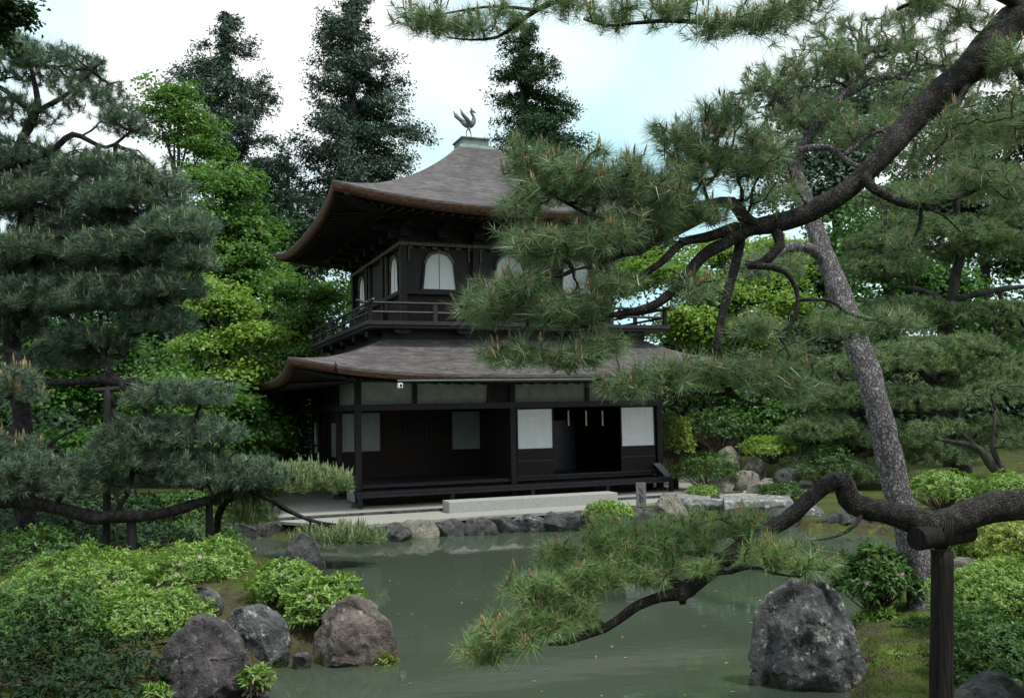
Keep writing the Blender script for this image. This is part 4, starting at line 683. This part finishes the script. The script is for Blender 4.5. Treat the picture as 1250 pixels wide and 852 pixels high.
pine('pine_tree',tb,'tall clipped pine with pale bare limbs and dome-shaped tiers at the right','pine tree',[
 ('trunk',[tb-[0,0,.2],(1160,520,Yd),(1152,440,Yd),(1158,390,Yd),(1165,345,Yd),(1172,310,Yd),(1168,260,Yd),(1160,210,Yd)],[.34,.3,.25,.2,.17,.15,.12,.06],9),
 ('limb',[(1160,375,Yd),(1140,360,30.6),(1115,352,30.4),(1090,350,30.2)],[.12,.1,.08,.04],8),('limb',[(1160,368,Yd),(1190,360,30.6),(1230,352,30.3),(1262,350,30.2)],[.12,.1,.09,.05],8),('limb',[(1155,415,Yd),(1120,422,30.2),(1086,424,30)],[.1,.09,.06],8),('limb',[(1172,300,Yd),(1210,290,30.6),(1240,285,30.4)],[.1,.07,.04],8),('limb',[(1170,310,Yd),(1120,300,30.6),(1070,310,30.4)],[.1,.07,.04],8)],
 [(1205,392,70,28,30.5,1.7,330),(1130,300,100,38,30.6,2.2,480),(1070,335,60,30,30.3,1.4,220),(1205,310,65,30,30.5,1.6,260),(1100,380,60,20,30.2,1.3,160),(1190,232,80,28,30.8,1.8,280),(1110,245,70,24,30.8,1.6,200),(1245,420,40,22,30.4,1.2,120),(1240,270,40,26,30.5,1.2,120)],
 BF,M['needle_far'],k=42,ln=.21,wd=.014,seed=19,rtip=.009,rmax=.07,low=-.1,shell=.7,dens=2.1)
# small slanting pine between the hedge and the cloud pine
tb=gpt(*P(1232,600,20.)[:2])
pine('pine_tree',tb,'thin crooked double-stemmed pine at the right edge behind the low limb','pine tree',[
 ('trunk',[tb-[0,0,.2],(1230,595,20),(1212,570,20),(1195,548,20),(1165,540,20),(1140,536,20)],[.13,.12,.1,.08,.05,.02],9),('limb',[(1230,595,20),(1222,570,20),(1212,545,20),(1215,500,20)],[.08,.07,.05,.02],8),('limb',[(1198,552,20),(1175,530,20),(1160,515,20)],[.06,.04,.015],8)],
 [(1150,525,40,18,20,.8,60),(1220,490,60,30,20,1,120),(1245,545,40,25,20,.8,60)],BF,M['needle_far'],k=44,ln=.14,wd=.009,seed=20,rmax=.04,low=-.1,shell=.6)
# ------------------------------------------------------------------ tall conifers beyond the roof
def conifer(base,apex,rows,ncl,label,seed,Y,lmat=None,name='cedar_tree',cr=.72,per=95,ln=.2,wd=.075,group='tall conifers behind the pavilion',lean=0):
    rng=np.random.default_rng(seed); root=thing(name,base,label,'cedar',group); s=pxm(Y)
    rows=sorted(rows); ya=np.array([r[0] for r in rows],float); xl=np.array([r[1] for r in rows],float); xr=np.array([r[2] for r in rows],float)
    ax=P(*apex,Y); tr=limb(root,'trunk',[base-[0,0,.2],base*.6+ax*.4+[.1,0,0],base*.25+ax*.75,ax],[.42,.3,.16,.03],M['bark_far'],9,.5,seed=seed)
    nb=int(ncl/5.2); yy=ya[0]+(ya[-1]-ya[0])*((np.arange(nb)+rng.uniform(0,1,nb))/nb)**.88; T=[];Q=[];SZ=[]
    for y in yy:
        l=np.interp(y,ya,xl);r=np.interp(y,ya,xr); hw=(r-l)/2*s; c=P((l+r)/2,y,Y); az=rng.uniform(0,2*np.pi); ln_=hw*(rng.uniform(.5,.85) if rng.random()<.4 else rng.uniform(.9,1.22)); k=max(2,int(ln_/.5)+1); dr=rng.uniform(.05,.4)
        for f in np.linspace(.25 if ln_>1.2 else .0,1,k):
            T.append(c+np.array([math.cos(az)*ln_*f,math.sin(az)*ln_*f,-dr*ln_*f+.22*ln_*f*f])+rng.normal(size=3)*.12); Q.append([math.cos(az),math.sin(az),.2]); SZ.append((.5+.55*f)*min(1,.45+hw*.3)*rng.uniform(.75,1.15))
    T=np.array(T);Q=np.array(Q);SZ=np.array(SZ)
    h=np.sort(rng.uniform(T[:,2].min(),ax[2],160)); sp_=np.c_[np.interp(h,tr[:,2],tr[:,0]),np.interp(h,tr[:,2],tr[:,1]),h]
    v,f,_=grow(sp_,T,.5,.012,.09,rng); adopt(mesh_np('branches',v,f,M['bark_far'],None),root)
    m=len(T)*per; C=np.repeat(T,per,0)+nrm(rng.normal(size=(m,3)))*(rng.random(m)**.85)[:,None]*np.array([cr,cr,cr*.7])*np.repeat(SZ,per)[:,None]
    v,f=leaves(C,np.repeat(Q,per,0)*.5+[0,0,.7],ln,wd,rng,jit=.7); adopt(mesh_np('crown',v,f,lmat or M['cedar'],None),root); return root
conifer(gpt(*P(278,560,46)[:2]),(275,16),[(18,268,284),(60,238,315),(100,224,334),(150,216,346),(200,226,362),(235,230,368),(300,215,360),(360,210,350)],760,'broad dark cedar with a rounded top, left of the other two tall cedars',31,46)
conifer(gpt(*P(432,560,44)[:2]),(430,-14),[(-12,420,440),(10,398,456),(40,386,464),(90,388,482),(130,384,500),(165,368,522),(200,356,520),(235,346,500),(300,340,470)],860,'tallest cedar, cut by the picture top, between the left cedar and roof finial',32,44)
conifer(gpt(*P(640,560,48)[:2]),(637,22),[(24,630,646),(60,612,664),(100,602,680),(140,602,700),(175,608,708),(230,606,716)],620,'dark pointed cedar directly behind the roof finial',33,48,lmat=M['dark_leaf'])
conifer(gpt(*P(352,560,50)[:2]),(352,190),[(192,345,360),(230,330,376),(290,322,390),(360,320,400)],200,'low dark cedar filling the gap left of the upper eave',34,50)
# ------------------------------------------------------------------ broadleaf trees and maples
def tr_(x,Y,ytop,lean=0,x2=None): b=gpt(*P(x,600,Y)[:2]); t=P(x2 if x2 is not None else x+lean,ytop,Y); return [b-[0,0,.2],b*.5+t*.5+[.15,0,0],t],b
def maple(x,Y,lobes,label,lm,seed,group='maples beside the pavilion',name='maple_tree',cat='maple',rad=(.16,.11,.04),ytop=None,tx=None,**k):
    ytop=ytop or min(l[1] for l in lobes); t,b=tr_(x,Y,ytop,0,tx if tx is not None else sum(l[0] for l in lobes)/len(lobes)); lm_=[('trunk',t,rad,8)]
    for i,l in enumerate(lobes):
        o=t[0]*(.34-.06*(i%3))+t[2]*(.66+.06*(i%3)); lm_.append(('limb',[o,o*.5+P(l[0],l[1]+l[3]*.4,l[4])*.5+[0,0,.2],P(l[0],l[1],l[4])],(rad[1]*.6,rad[1]*.4,.015),6))
    return broad(name,b,label,cat,lm_,lobes,M['bark_far'],lm,group=group,seed=seed,**k)
fine=dict(per=52,cr=.62,ln=.13,wd=.085,flat=.09,dens=.5,jit=.35)
maple(205,36,[(212,112,52,24,36,1.6,90),(235,145,42,18,36,1.4,60),(190,135,34,20,35.5,1.2,45),(248,178,34,14,36,1.1,45),(205,165,30,16,36,1.,30)],'slim light green tree standing up against the sky before the left cedar',M['maple'],41,per=44,cr=.62,ln=.16,wd=.1,flat=.12,dens=.55)
maple(275,34,[(285,225,42,30,34,1.6,120),(255,265,46,34,33.5,1.6,150),(310,280,44,34,34,1.6,150),(285,320,56,34,33.5,1.8,190),(240,215,24,24,34,1,50)],'tall fresh green maple below the left cedar',M['maple'],42,per=56,cr=.75,ln=.16,wd=.1,flat=.09,dens=.5,jit=.35)
maple(262,26,[(280,368,50,22,26,1.2,110),(242,342,28,18,26,.9,45),(318,404,36,20,25.6,1,70),(250,418,50,20,25.5,1.1,90),(302,450,44,16,25.2,1,70)],'bright yellow-green maple left of the pavilion',M['bright'],43,**fine)
maple(345,31,[(395,358,36,24,31,1,110),(365,390,40,26,30.6,1.1,130),(345,350,30,24,31,1,70),(330,415,40,30,30.3,1.1,120),(375,425,34,18,30,.9,70)],'mid green maple tucked against the left side of the balcony',M['maple'],44,**fine)
maple(235,23.5,[(275,490,40,24,23.4,.9,120),(235,510,46,30,23.2,1,130),(305,520,40,30,23.6,.9,120),(200,470,46,30,23.3,1,120),(265,545,54,26,23,1,120)],'low maple with a bright patch at pavilion wall height',M['maple'],45,**fine)
maple(140,25,[(130,420,70,34,25,1.3,190),(90,470,60,34,24.6,1.2,150),(170,520,70,36,24.4,1.2,190),(110,555,70,34,24,1.2,180),(60,410,50,36,25,1.2,120)],'deep green maple behind the big left pine',M['maple_deep'],46,**fine)
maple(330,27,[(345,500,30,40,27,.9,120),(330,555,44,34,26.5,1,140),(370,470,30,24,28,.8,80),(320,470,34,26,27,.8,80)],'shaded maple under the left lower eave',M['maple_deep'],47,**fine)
maple(900,33,[(880,362,54,26,33,1.5,210),(930,345,46,22,33.5,1.3,150),(850,398,40,22,32.5,1.2,140),(905,400,54,22,32.6,1.3,170),(960,372,44,26,33,1.3,120),(830,385,26,16,32.3,.8,50),(840,335,50,26,33.5,1.4,130),(890,305,50,24,34,1.4,120),(785,325,40,26,34,1.2,90),(945,305,50,26,34.5,1.4,100)],'bright yellow-green tree above the right end of the lower roof',M['bright'],48,per=50,cr=.65,ln=.16,wd=.11,flat=.12,dens=.55)
maple(925,30,[(905,465,50,26,30,1.2,150),(955,455,44,30,30.5,1.2,130),(930,505,54,30,29.6,1.2,160),(980,500,40,40,30,1.2,120),(870,470,40,24,29.8,1,80)],'dark glossy evergreen right of the pavilion',M['maple_deep'],49,name='evergreen_tree',cat='tree',**fine)
dk=dict(per=40,cr=.95,ln=.26,wd=.16,flat=.25,dens=.75,up=.7,group='dark trees on the hillside',name='hillside_tree',cat='tree',rad=(.35,.25,.08))
maple(1020,47,[(1000,130,80,45,47,3,170),(1080,110,80,45,47,3,170),(960,190,50,40,46,2,90),(1040,180,90,45,46,3,180),(1010,240,70,40,46,2.5,120)],'large grey-green tree against the sky behind the leaning trunk',M['needle_left'],51,**dk)
maple(1190,45,[(1190,170,80,60,45,3,200),(1250,140,50,60,45,3,120),(1250,300,60,60,45,3,170),(1150,250,80,50,45,3,180),(1230,270,80,60,44.5,3,180)],'dark tall tree at the upper right edge',M['dark_leaf'],52,**dk)
maple(1090,42,[(1060,290,70,45,42,2.5,170),(1130,340,80,50,42,2.5,190),(1000,330,60,45,42,2.2,140),(1060,400,80,60,41,2.5,180),(1200,400,90,70,41,2.5,190)],'dense evergreen behind the clipped pines',M['maple_deep'],53,**dk)
maple(1010,37,[(990,420,60,50,37,2,140),(1050,480,80,60,36.5,2,170),(1130,500,90,70,36,2.2,180),(1230,510,70,80,36,2.2,170)],'dark evergreen low behind the cloud pine',M['dark_leaf'],54,**dk)
maple(870,39,[(850,430,70,50,39,2,160),(900,500,80,50,38.5,2,170),(840,520,60,50,38,1.8,140),(960,540,70,50,38,2,150)],'dark evergreen mass behind the right end of the pavilion',M['dark_leaf'],55,**dk)
maple(300,42,[(290,330,80,50,42,2.5,180),(370,300,50,60,42,2.2,140),(230,380,80,60,41.5,2.5,170),(340,400,80,60,41,2.5,180),(400,440,60,80,40,2.2,150)],'dark evergreen mass behind the left maples',M['dark_leaf'],56,**dk)
maple(130,40,[(150,300,80,50,40,2.5,160),(70,330,80,60,40,2.5,170),(170,400,90,60,39.5,2.5,180),(60,450,90,70,39,2.5,180),(10,380,60,80,39,2.5,130)],'tall dark tree behind the big left pine',M['dark_leaf'],57,**dk)
maple(180,31,[(190,460,90,50,31,2,170),(110,500,90,50,31,2,170),(250,520,80,60,31,2,160),(30,540,80,60,30,2,150),(340,520,60,60,31,1.8,130)],'shadowy evergreen undergrowth tree deep behind the left bank',M['dark_leaf'],58,**dk)
maple(540,52,[(480,330,90,60,52,3,160),(600,330,90,60,52,3,160),(720,340,90,60,52,3,170),(790,300,60,50,51,2.5,120)],'dark tree hidden behind the upper storey',M['dark_leaf'],59,**dk)
maple(-160,13.5,[(10,10,34,14,13.5,.6,60),(-20,30,30,18,13.5,.6,40)],'dark leafy branch end in the top left corner',M['dark_leaf'],60,tx=-120,name='broadleaf_tree',cat='tree',group=None,per=24,cr=.2,ln=.09,wd=.06)
# ------------------------------------------------------------------ shrubs
A_,D_,Gd=M['azalea'],M['azalea_deep'],M['azalea_gold']
SH_='azalea bushes round the pond'
shrub('azalea_bush',242,702,70,40,12.4,.8,'light green azalea bush with ragged sprays, behind the small left rocks','azalea',A_,1500,6,.075,.026,61,SH_,flowers=3)
shrub('azalea_bush',105,722,88,48,11.4,.9,'wide light green azalea bush left of the near rocks','azalea',A_,1900,6,.065,.024,62,SH_,flowers=2)
shrub('azalea_bush',185,762,66,40,10.2,.6,'mid green azalea bush right behind the conical rock','azalea',A_,1300,6,.065,.024,63,SH_,flowers=2)
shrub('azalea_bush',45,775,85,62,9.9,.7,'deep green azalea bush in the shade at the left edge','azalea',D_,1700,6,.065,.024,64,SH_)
shrub('azalea_bush',35,695,80,46,12.8,.8,'dark azalea bush below the trained pine limb','azalea',D_,1300,6,.07,.025,65,SH_,flowers=3)
shrub('azalea_bush',350,716,40,30,11.2,.42,'yellow-green azalea on the mossy point with a pale pink blossom','azalea',A_,700,6,.07,.026,66,SH_,flowers=2)
shrub('azalea_bush',398,738,52,32,10.6,.4,'bright azalea arching over the brown rock at the tip of the point','azalea',A_,900,6,.075,.027,67,SH_,flowers=2,lump=.3)
shrub('azalea_bush',70,850,125,75,8.4,.8,'dark low bush in the bottom left corner','bush',M['painted_shade_leaf'],1500,6,.07,.028,68,None)
shrub('azalea_bush',150,655,75,22,17.4,.9,'dark shrub in deep shade on the far left bank','shrub',M['dark_leaf'],700,6,.09,.04,69,None)
shrub('azalea_bush',230,655,60,20,18.5,.9,'low moss-green shrub under the props on the far left bank','shrub',D_,600,6,.08,.035,70,None)
shrub('azalea_bush',40,640,75,26,18.,1.,'shaded shrub beside the big pine trunk','shrub',M['dark_leaf'],700,6,.09,.04,71,None)
shrub('azalea_bush',115,628,80,26,19.,1.1,'dark shrub behind the trained limb, between the props','shrub',M['dark_leaf'],800,6,.1,.045,101,None)
shrub('azalea_bush',222,624,66,24,20.5,1.,'deep green shrub behind the end of the trained limb','shrub',D_,700,6,.1,.045,102,None)
shrub('azalea_bush',20,612,80,34,20.,1.2,'dark shrub at the left edge behind the big pine trunk','shrub',M['dark_leaf'],800,6,.1,.045,103,None)
shrub('azalea_bush',292,606,40,22,23.,.9,'dim shrub beyond the left end of the gravel terrace','shrub',D_,600,6,.1,.045,104,None)
shrub('rhododendron_bush',1070,708,44,36,10.7,.38,'open shrub with pink blossoms beside the foot of the leaning trunk','rhododendron',D_,620,6,.11,.035,72,None,flowers=14,lump=.3)
shrub('azalea_bush',1077,774,34,30,10.5,.32,'small round azalea between the great rock and the crutch','azalea',A_,800,6,.055,.02,73,SH_)
shrub('azalea_bush',1066,832,28,20,9.,.25,'tiny bright azalea at the foot of the great rock','azalea',A_,450,6,.05,.018,74,SH_)
shrub('azalea_bush',1228,668,52,30,11.6,.6,'yellow-green azalea behind the crutch at the right edge','azalea',Gd,1300,6,.06,.024,75,SH_,flowers=2)
shrub('azalea_bush',1208,738,72,52,9.5,.55,'clipped bright azalea mound right of the crutch','azalea',A_,1900,6,.05,.02,76,SH_)
shrub('azalea_bush',1222,808,78,54,8.1,.45,'shaded lower azalea mound right of the crutch','azalea',D_,1900,6,.05,.02,77,SH_)
shrub('azalea_bush',745,626,28,14,19.6,.5,'bright low shrub at the sign stake on the pond edge','shrub',A_,500,6,.07,.03,78,None)
shrub('azalea_bush',858,602,20,9,22.6,.42,'clipped round bright shrub behind the stone bridge','shrub',A_,500,6,.06,.025,79,None)
shrub('azalea_bush',943,548,38,15,26.,.8,'flat spreading light green shrub above the pale rocks','shrub',M['bright'],600,6,.1,.045,80,None)
shrub('azalea_bush',862,576,42,24,24.8,.9,'dark spreading shrub between veranda and pale rocks','shrub',D_,900,6,.08,.03,81,None)
shrub('azalea_bush',822,540,24,38,27.,.6,'golden-leaved shrub close to the right corner post','shrub',Gd,600,6,.09,.04,82,None)
shrub('azalea_bush',878,525,52,26,28.,1.1,'mid green layered shrub behind the dark spreading one','shrub',D_,800,6,.1,.045,83,None)
shrub('azalea_bush',955,600,26,10,22.8,.5,'dark low shrub at the far end of the stone bridge','shrub',D_,450,6,.07,.03,84,None)
shrub('azalea_bush',1010,570,30,30,25,.8,'dim shrub under the cloud pine cushions','shrub',D_,500,6,.09,.04,85,None)
shrub('azalea_bush',1150,598,52,22,19.5,.8,'green shrub seen below the cloud pine, above the great limb','shrub',A_,900,6,.08,.033,86,None)
shrub('azalea_bush',1235,600,40,24,18.5,.7,'light green shrub behind the crooked double-stemmed pine','shrub',A_,700,6,.08,.033,87,None)
shrub('azalea_bush',1112,826,40,22,8.9,.3,'low loose azalea on the moss left of the crutch post','azalea',A_,650,6,.05,.019,91,SH_,lump=.35)
shrub('azalea_bush',1122,772,24,13,9.9,.25,'small low azalea under the foot of the leaning trunk','azalea',D_,450,6,.05,.019,92,SH_,lump=.35)
shrub('azalea_bush',1165,690,36,22,11.8,.4,'deep green shrub directly behind the crutch post','shrub',D_,700,6,.06,.024,93,None)
shrub('fern_plant',312,828,18,14,8.6,.1,'little fern beside the conical rock','fern',A_,60,6,.075,.02,88,None)
shrub('fern_plant',190,846,16,9,8.2,.1,'little fern at the foot of the conical rock','fern',A_,45,6,.075,.02,89,None)
shrub('fern_plant',468,812,16,12,9.7,.08,'tuft of yellow moss and fern on the brown rock','fern',Gd,70,6,.05,.018,90,None)
# ------------------------------------------------------------------ rocks
rock('rock',[(178,868),(184,828),(203,797),(226,768),(237,754),(254,756),(276,770),(293,790),(306,815),(314,842),(320,868)],8.7,.42,'big conical plum-grey rock at the bottom left',M['rock_plum'],sub=6,seed=1,planes=28,amp=.035,rid=.035)
rock('rock',[(272,768),(283,750),(308,742),(330,747),(345,763),(351,790),(349,812),(300,816),(278,806)],9.7,.3,'flat-topped grey rock between the conical and brown rocks',M['rock_big'],sub=6,seed=2,planes=24,rid=.05)
rock('rock',[(379,820),(384,790),(394,762),(404,743),(424,733),(450,737),(467,750),(478,775),(482,802),(472,824),(430,829),(395,827)],9.8,.34,'rounded brown rock standing in the water at the tip of the point',M['rock_brown'],sub=6,seed=3,planes=26,rid=.055,amp=.06)
rock('rock',[(351,702),(352,675),(358,659),(368,651),(380,657),(390,675),(395,694),(391,704)],14.6,.25,'upright dark rock standing in the pond beyond the azaleas',M['rock_dark'],sub=5,seed=4)
rock('rock',[(228,737),(232,722),(250,717),(266,726),(271,745),(262,757),(240,757)],10.6,.16,'small grey rock half hidden by azaleas, behind the conical rock',M['rock_big'],sub=5,seed=5)
rock('rock',lump(298,720,15,11,6),12.4,.14,'small rounded rock right of the ragged azalea',M['rock_dark'],sub=4,seed=6)
rock('rock',lump(368,806,12,10,7),9.6,.09,'small pale stone at the foot of the brown rock',M['rock_big'],sub=4,seed=7)
rock('rock',lump(85,674,17,11,8),12.9,.16,'grey stone behind the wide azalea bush',M['rock_plum'],sub=4,seed=8)
rock('rock',lump(170,808,22,9,9),9.2,.14,'flat slate-like stone left of the conical rock',M['rock_dark'],sub=4,seed=9)
rock('rock',[(919,858),(921,815),(926,780),(935,737),(950,722),(974,713),(990,706),(1005,714),(1022,735),(1031,755),(1041,776),(1053,802),(1056,832),(1048,862)],8.75,.42,'great craggy grey rock with pale lichen at the bottom right of the pond',M['rock_big'],sub=6,seed=10,planes=34,amp=.06,rid=.05)
rock('rock',[(1148,890),(1163,847),(1190,829),(1214,823),(1244,838),(1275,890)],7.5,.3,'dark boulder in the bottom right corner',M['rock_dark'],sub=5,seed=11)
rock('rock',[(974,650),(976,627),(988,617),(1001,621),(1006,648)],20.2,.3,'upright light grey stone on the far shore right of the bridge',M['rock_big'],sub=5,seed=12)
for i,(x,y,rx,ry,lb) in enumerate([(1036,638,36,15,'long dark mossy stone on the far right shore'),(1086,640,26,15,'dark stone on the shore just left of the leaning trunk'),(958,634,20,13,'grey stone under the right end of the bridge'),(1040,608,30,9,'low mossy stone above the long dark one'),(1118,648,16,14,'shadowed stone hugging the foot of the leaning trunk, pond side')]):
    Y=float(G(x,y+ry*.7)[1]); rock('shore_rock',lump(x,y,rx,ry,20+i,14),Y+.2,.45,lb,M['rock_dark'],sub=4,seed=20+i,group='rocks along the far shore')
rock('rock',[(799,634),(803,613),(811,603),(822,604),(832,616),(840,634)],20.6,.3,'pale pointed rock at the left end of the stone bridge',M['rock_pale'],sub=5,seed=30)
for i,(x,y,rx,ry,lb) in enumerate([(438,650,24,9,'low dark stone at the left end of the terrace edge'),(481,646,17,10,'rounded grey stone in the terrace edge with dark shadow side'),(511,642,22,11,'broad pale sandy stone of the terrace edge'),(551,641,25,9,'dark flat stone left of middle in the terrace edge'),(586,639,20,10,'jagged dark stone below the left half of the granite step'),(613,637,16,9,'small block below the granite step, between two dark stones'),(645,636,28,9,'long low dark stone below the middle of the granite step'),(676,633,14,11,'small pointed stone in the terrace edge'),(708,633,32,10,'long black stone below the right half of the granite step'),(741,630,24,11,'sloping grey stone left of the sign stake'),(772,627,20,11,'low stone at the foot of the sign stake'),(792,627,14,10,'dark stone between sign stake and pale pointed rock')]):
    y+=5; ry*=1.1; rx*=1.15; Y=float(G(x,y+ry*.72)[1]); rock('edge_stone',lump(x,y,rx,ry,40+i,14),Y+.1,.5,lb,M['rock_pale' if i==2 else 'rock_big' if i==6 else 'rock_dark'],sub=4,seed=40+i,planes=9,group='stones edging the terrace')
for i,(x,y,rx,ry,lb) in enumerate([(330,648,24,12,'dark stone left of the terrace below the light pine bough'),(288,652,26,12,'dark wet stone at the water, left of the terrace'),(248,652,24,13,'shaded boulder below the end of the trained limb'),(200,655,24,11,'leftmost visible shaded stone on the far left bank'),(352,640,18,8,'flat dim stone beside the gravel edge')]):
    Y=float(G(x,y+ry*.7)[1]); rock('shore_rock',lump(x,y,rx,ry,60+i,14),Y+.3,.5,lb,M['rock_dark'],sub=4,seed=60+i,group='rocks along the left shore')
for i,(x,y,rx,ry,Y,lb) in enumerate([(889,566,15,19,26,'tall pale brown rock among shrubs right of the pavilion'),(905,588,24,13,25,'broad pale brown rock in front of the tall one'),(878,592,16,9,24.5,'small pale rock left of the broad brown one'),(934,597,24,9,24,'low flat brown rock right of the broad one'),(920,572,14,14,26,'grey-brown rock half under the flat light shrub'),(962,582,16,10,25,'small shaded rock near the cloud pine'),(872,613,7,9,21.8,'little upright dark stone behind the bridge')]):
    rock('garden_rock',lump(x,y,rx,ry,70+i,14),Y,.4,lb,M['rock_pale'] if i<5 else M['rock_dark'],sub=4,seed=70+i,amp=.09,rid=.06,group='rocks in the garden right of the pavilion')
rock('rock',lump(1180,690,20,8,91),11.3,.2,'pale flat stone between the shrubs behind the crutch',M['rock_pale'],sub=4,seed=91)
rng=np.random.default_rng(8); fl=G(600,720)[None]+rng.normal(size=(260,3))*[3.2,3.6,0]; fl=fl[shore_dist(fl[:,:2])<-.1][:120]; fl[:,2]=.006
v_,f_=leaves(fl,np.tile([0,0,1.],(len(fl),1)),.05,.03,rng,.04,.04); tag(mesh_np('floating_leaves',v_,f_,leafmat('fallen',(.2,.17,.08),(.3,.3,.16),0,3)),'tiny scattered leaves floating on the pond','leaves',kind='stuff')
gr=np.c_[rng.uniform(-7,7,60000),rng.uniform(7,15,60000)]; sd=shore_dist(gr); gr=gr[(sd>.03)&(vnoise(np.c_[gr*1.7,gr[:,0]*0])>-.15)]; gp=np.c_[gr,gz(gr)]
v_,f_=needles(gp,np.tile([0,0,1.],(len(gp),1)),3,.045,.006,rng,.1,.9,.0); tag(mesh_np('moss_tufts',v_,f_,leafmat('moss_tuft',(.085,.12,.02),(.16,.17,.045),.2,2.)),'short mossy grass on the banks','grass',kind='stuff')
# ------------------------------------------------------------------ stone bridge, sign, props
def slab(x0,x1,y0,y1,yb,Y,label,seed):
    rng=np.random.default_rng(seed); a=P(x0,y0,Y);b=P(x1,y1,Y+.3); th=(yb-y0)*pxm(Y); n=14; top=[];bm=bmesh.new()
    f=[a+(b-a)*t+np.array([0,rng.normal()*.03,0]) for t in np.linspace(0,1,n)]; bk=[p+np.array([.25+rng.normal()*.02,1.25+rng.normal()*.04,.0]) for p in f]
    q=MB(); rows=[[p-[0,-.06,th*rng.uniform(.85,1.1)] for p in f],[p-[0,0.02,th*.5+rng.normal()*.02] for p in f],[p-[0,-.01,.02] for p in f],[p+[0,.06,rng.normal()*.006] for p in f],bk,[p-[0,0,th] for p in bk]]
    vv=[p for r in rows for p in r]; k=len(rows); fs=[(j*n+i,j*n+i+1,((j+1)%k)*n+i+1,((j+1)%k)*n+i) for j in range(k) for i in range(n-1)]+[tuple(j*n for j in range(k-1,-1,-1)),tuple(j*n+n-1 for j in range(k))]
    q.add(vv,fs); return tag(bevel(q.build('bridge_slab',M['bridge']),.02),label,'bridge slab','slabs of the stone bridge')
slab(826,886,608,609,624,21.3,'left grey slab of the flat stone bridge',1); slab(884,968,611,610,628,21.,'right longer slab of the flat stone bridge',2)
b=G(783,641,-.02); t=thing('sign_post',b,'weathered wooden notice board on a thin stake at the pond edge','sign'); Ys=float(b[1])
q=MB(); q.bar(b-[0,0,.15],P(782.5,612,Ys+.03),.035,.03,6); mbuild(q,'stake',M['grey_wood'],t)
q=MB(); A=P(776,589,Ys);B=P(789,618.5,Ys); q.box((A[0],Ys-.03,B[2]),(B[0],Ys+.012,A[2])); bo=bevel(mbuild(q,'board',M['grey_wood'],t),.008)
q=MB(); rng=np.random.default_rng(3)
for (x,y,dx,dy) in ((781,597,2.5,3),(783.5,600,1,4),(780.5,604,3,2),(782.5,607,3.5,1.2),(781,609,1,4),(784.5,609.5,2,3),(782,612,3,1.5)):
    a=P(x-dx/2,y-dy/2,Ys);c=P(x+dx/2,y+dy/2,Ys); q.prism([(a[0],Ys-.034,a[2]),(a[0]+.02,Ys-.034,a[2]+.01),(c[0]+.008,Ys-.034,c[2]),(c[0]-.012,Ys-.034,c[2]-.008)],(0,.003,0))
tag(mbuild(q,'lettering',M['ink'],bo),kind='stuff')
Yk=6.5; b=gpt(*P(1149,900,Yk)[:2]); t=thing('wooden_crutch',b,'dark wooden crutch with a log crosspiece holding up the near low limb','crutch')
q=MB(); v_,f_,_,_=tube([b-[0,0,.2],P(1149,840,Yk),P(1150,760,Yk),P(1150,672,Yk)],[.08,.077,.074,.072],14,.02,3,.1); q.add(v_,f_); mbuild(q,'post',M['crutch'],t,True)
q=MB(); v_,f_,_,_=tube([P(1119,658,Yk-.14),P(1135,655,Yk-.07),P(1150,653,Yk),P(1182,648,Yk+.12)],[.078,.08,.08,.076],18,.02,4,.05); q.add(v_,f_); o=mbuild(q,'crosspiece',M['crutch'],t,True); o.data.set_sharp_from_angle(angle=R_(40))
cc=P(1150,646,Yk); q=MB()
for k in range(4):
    th=np.linspace(0,2*np.pi,22,endpoint=False); ring=[cc+np.array([.02*math.sin(a)+.016*k-.03,math.cos(a)*.108,math.sin(a)*.128]) for a in th]; v_,f_,_,_=tube(ring+ring[:1],[.009]*23,6,res=.05); q.add(v_,f_)
mbuild(q,'binding',M['black'],t,True)
for i,(x,yt,yb,Y,r,lb) in enumerate([(131,475,672,14.6,.055,'tall black prop under the cut limb of the trained pine'),(255,612,650,14.9,.06,'short dark prop under the tip of the trained limb'),(160,632,664,14.5,.07,'short dark prop under the middle of the trained limb')]):
    top=P(x,yt,Y); b=np.array([top[0],top[1],max(-.3,float(gz([top[:2]])[0]))]); t=thing('wooden_prop',b,lb,'prop','props under the trained pine')
    q=MB(); v_,f_,_,_=tube([b-[0,0,.2],(b+top)/2+[.01,0,0],top],[r*1.1,r,r*.95],10,.05,i,.2); q.add(v_,f_); mbuild(q,'post',M['black'],t,True)
    q=MB(); q.bar(top-[r*3.2,.05,.02],top+[r*3.2,.05,.0],r*.8,None,9); mbuild(q,'crosspiece',M['black'],t)
for i,(x0,y0,x1,y1,Y,lb) in enumerate([(1033,532,1045,538,25.4,'short pale bamboo stick in the cloud pine, left one'),(1052,532,1063,538,25.6,'short pale bamboo stick in the cloud pine, right one')]):
    q=MB(); q.bar(P(x0,y0,Y),P(x1,y1,Y),.035,None,7); tag(q.build('bamboo_stick',M['straw']),lb,'bamboo','bamboo sticks in the cloud pine')
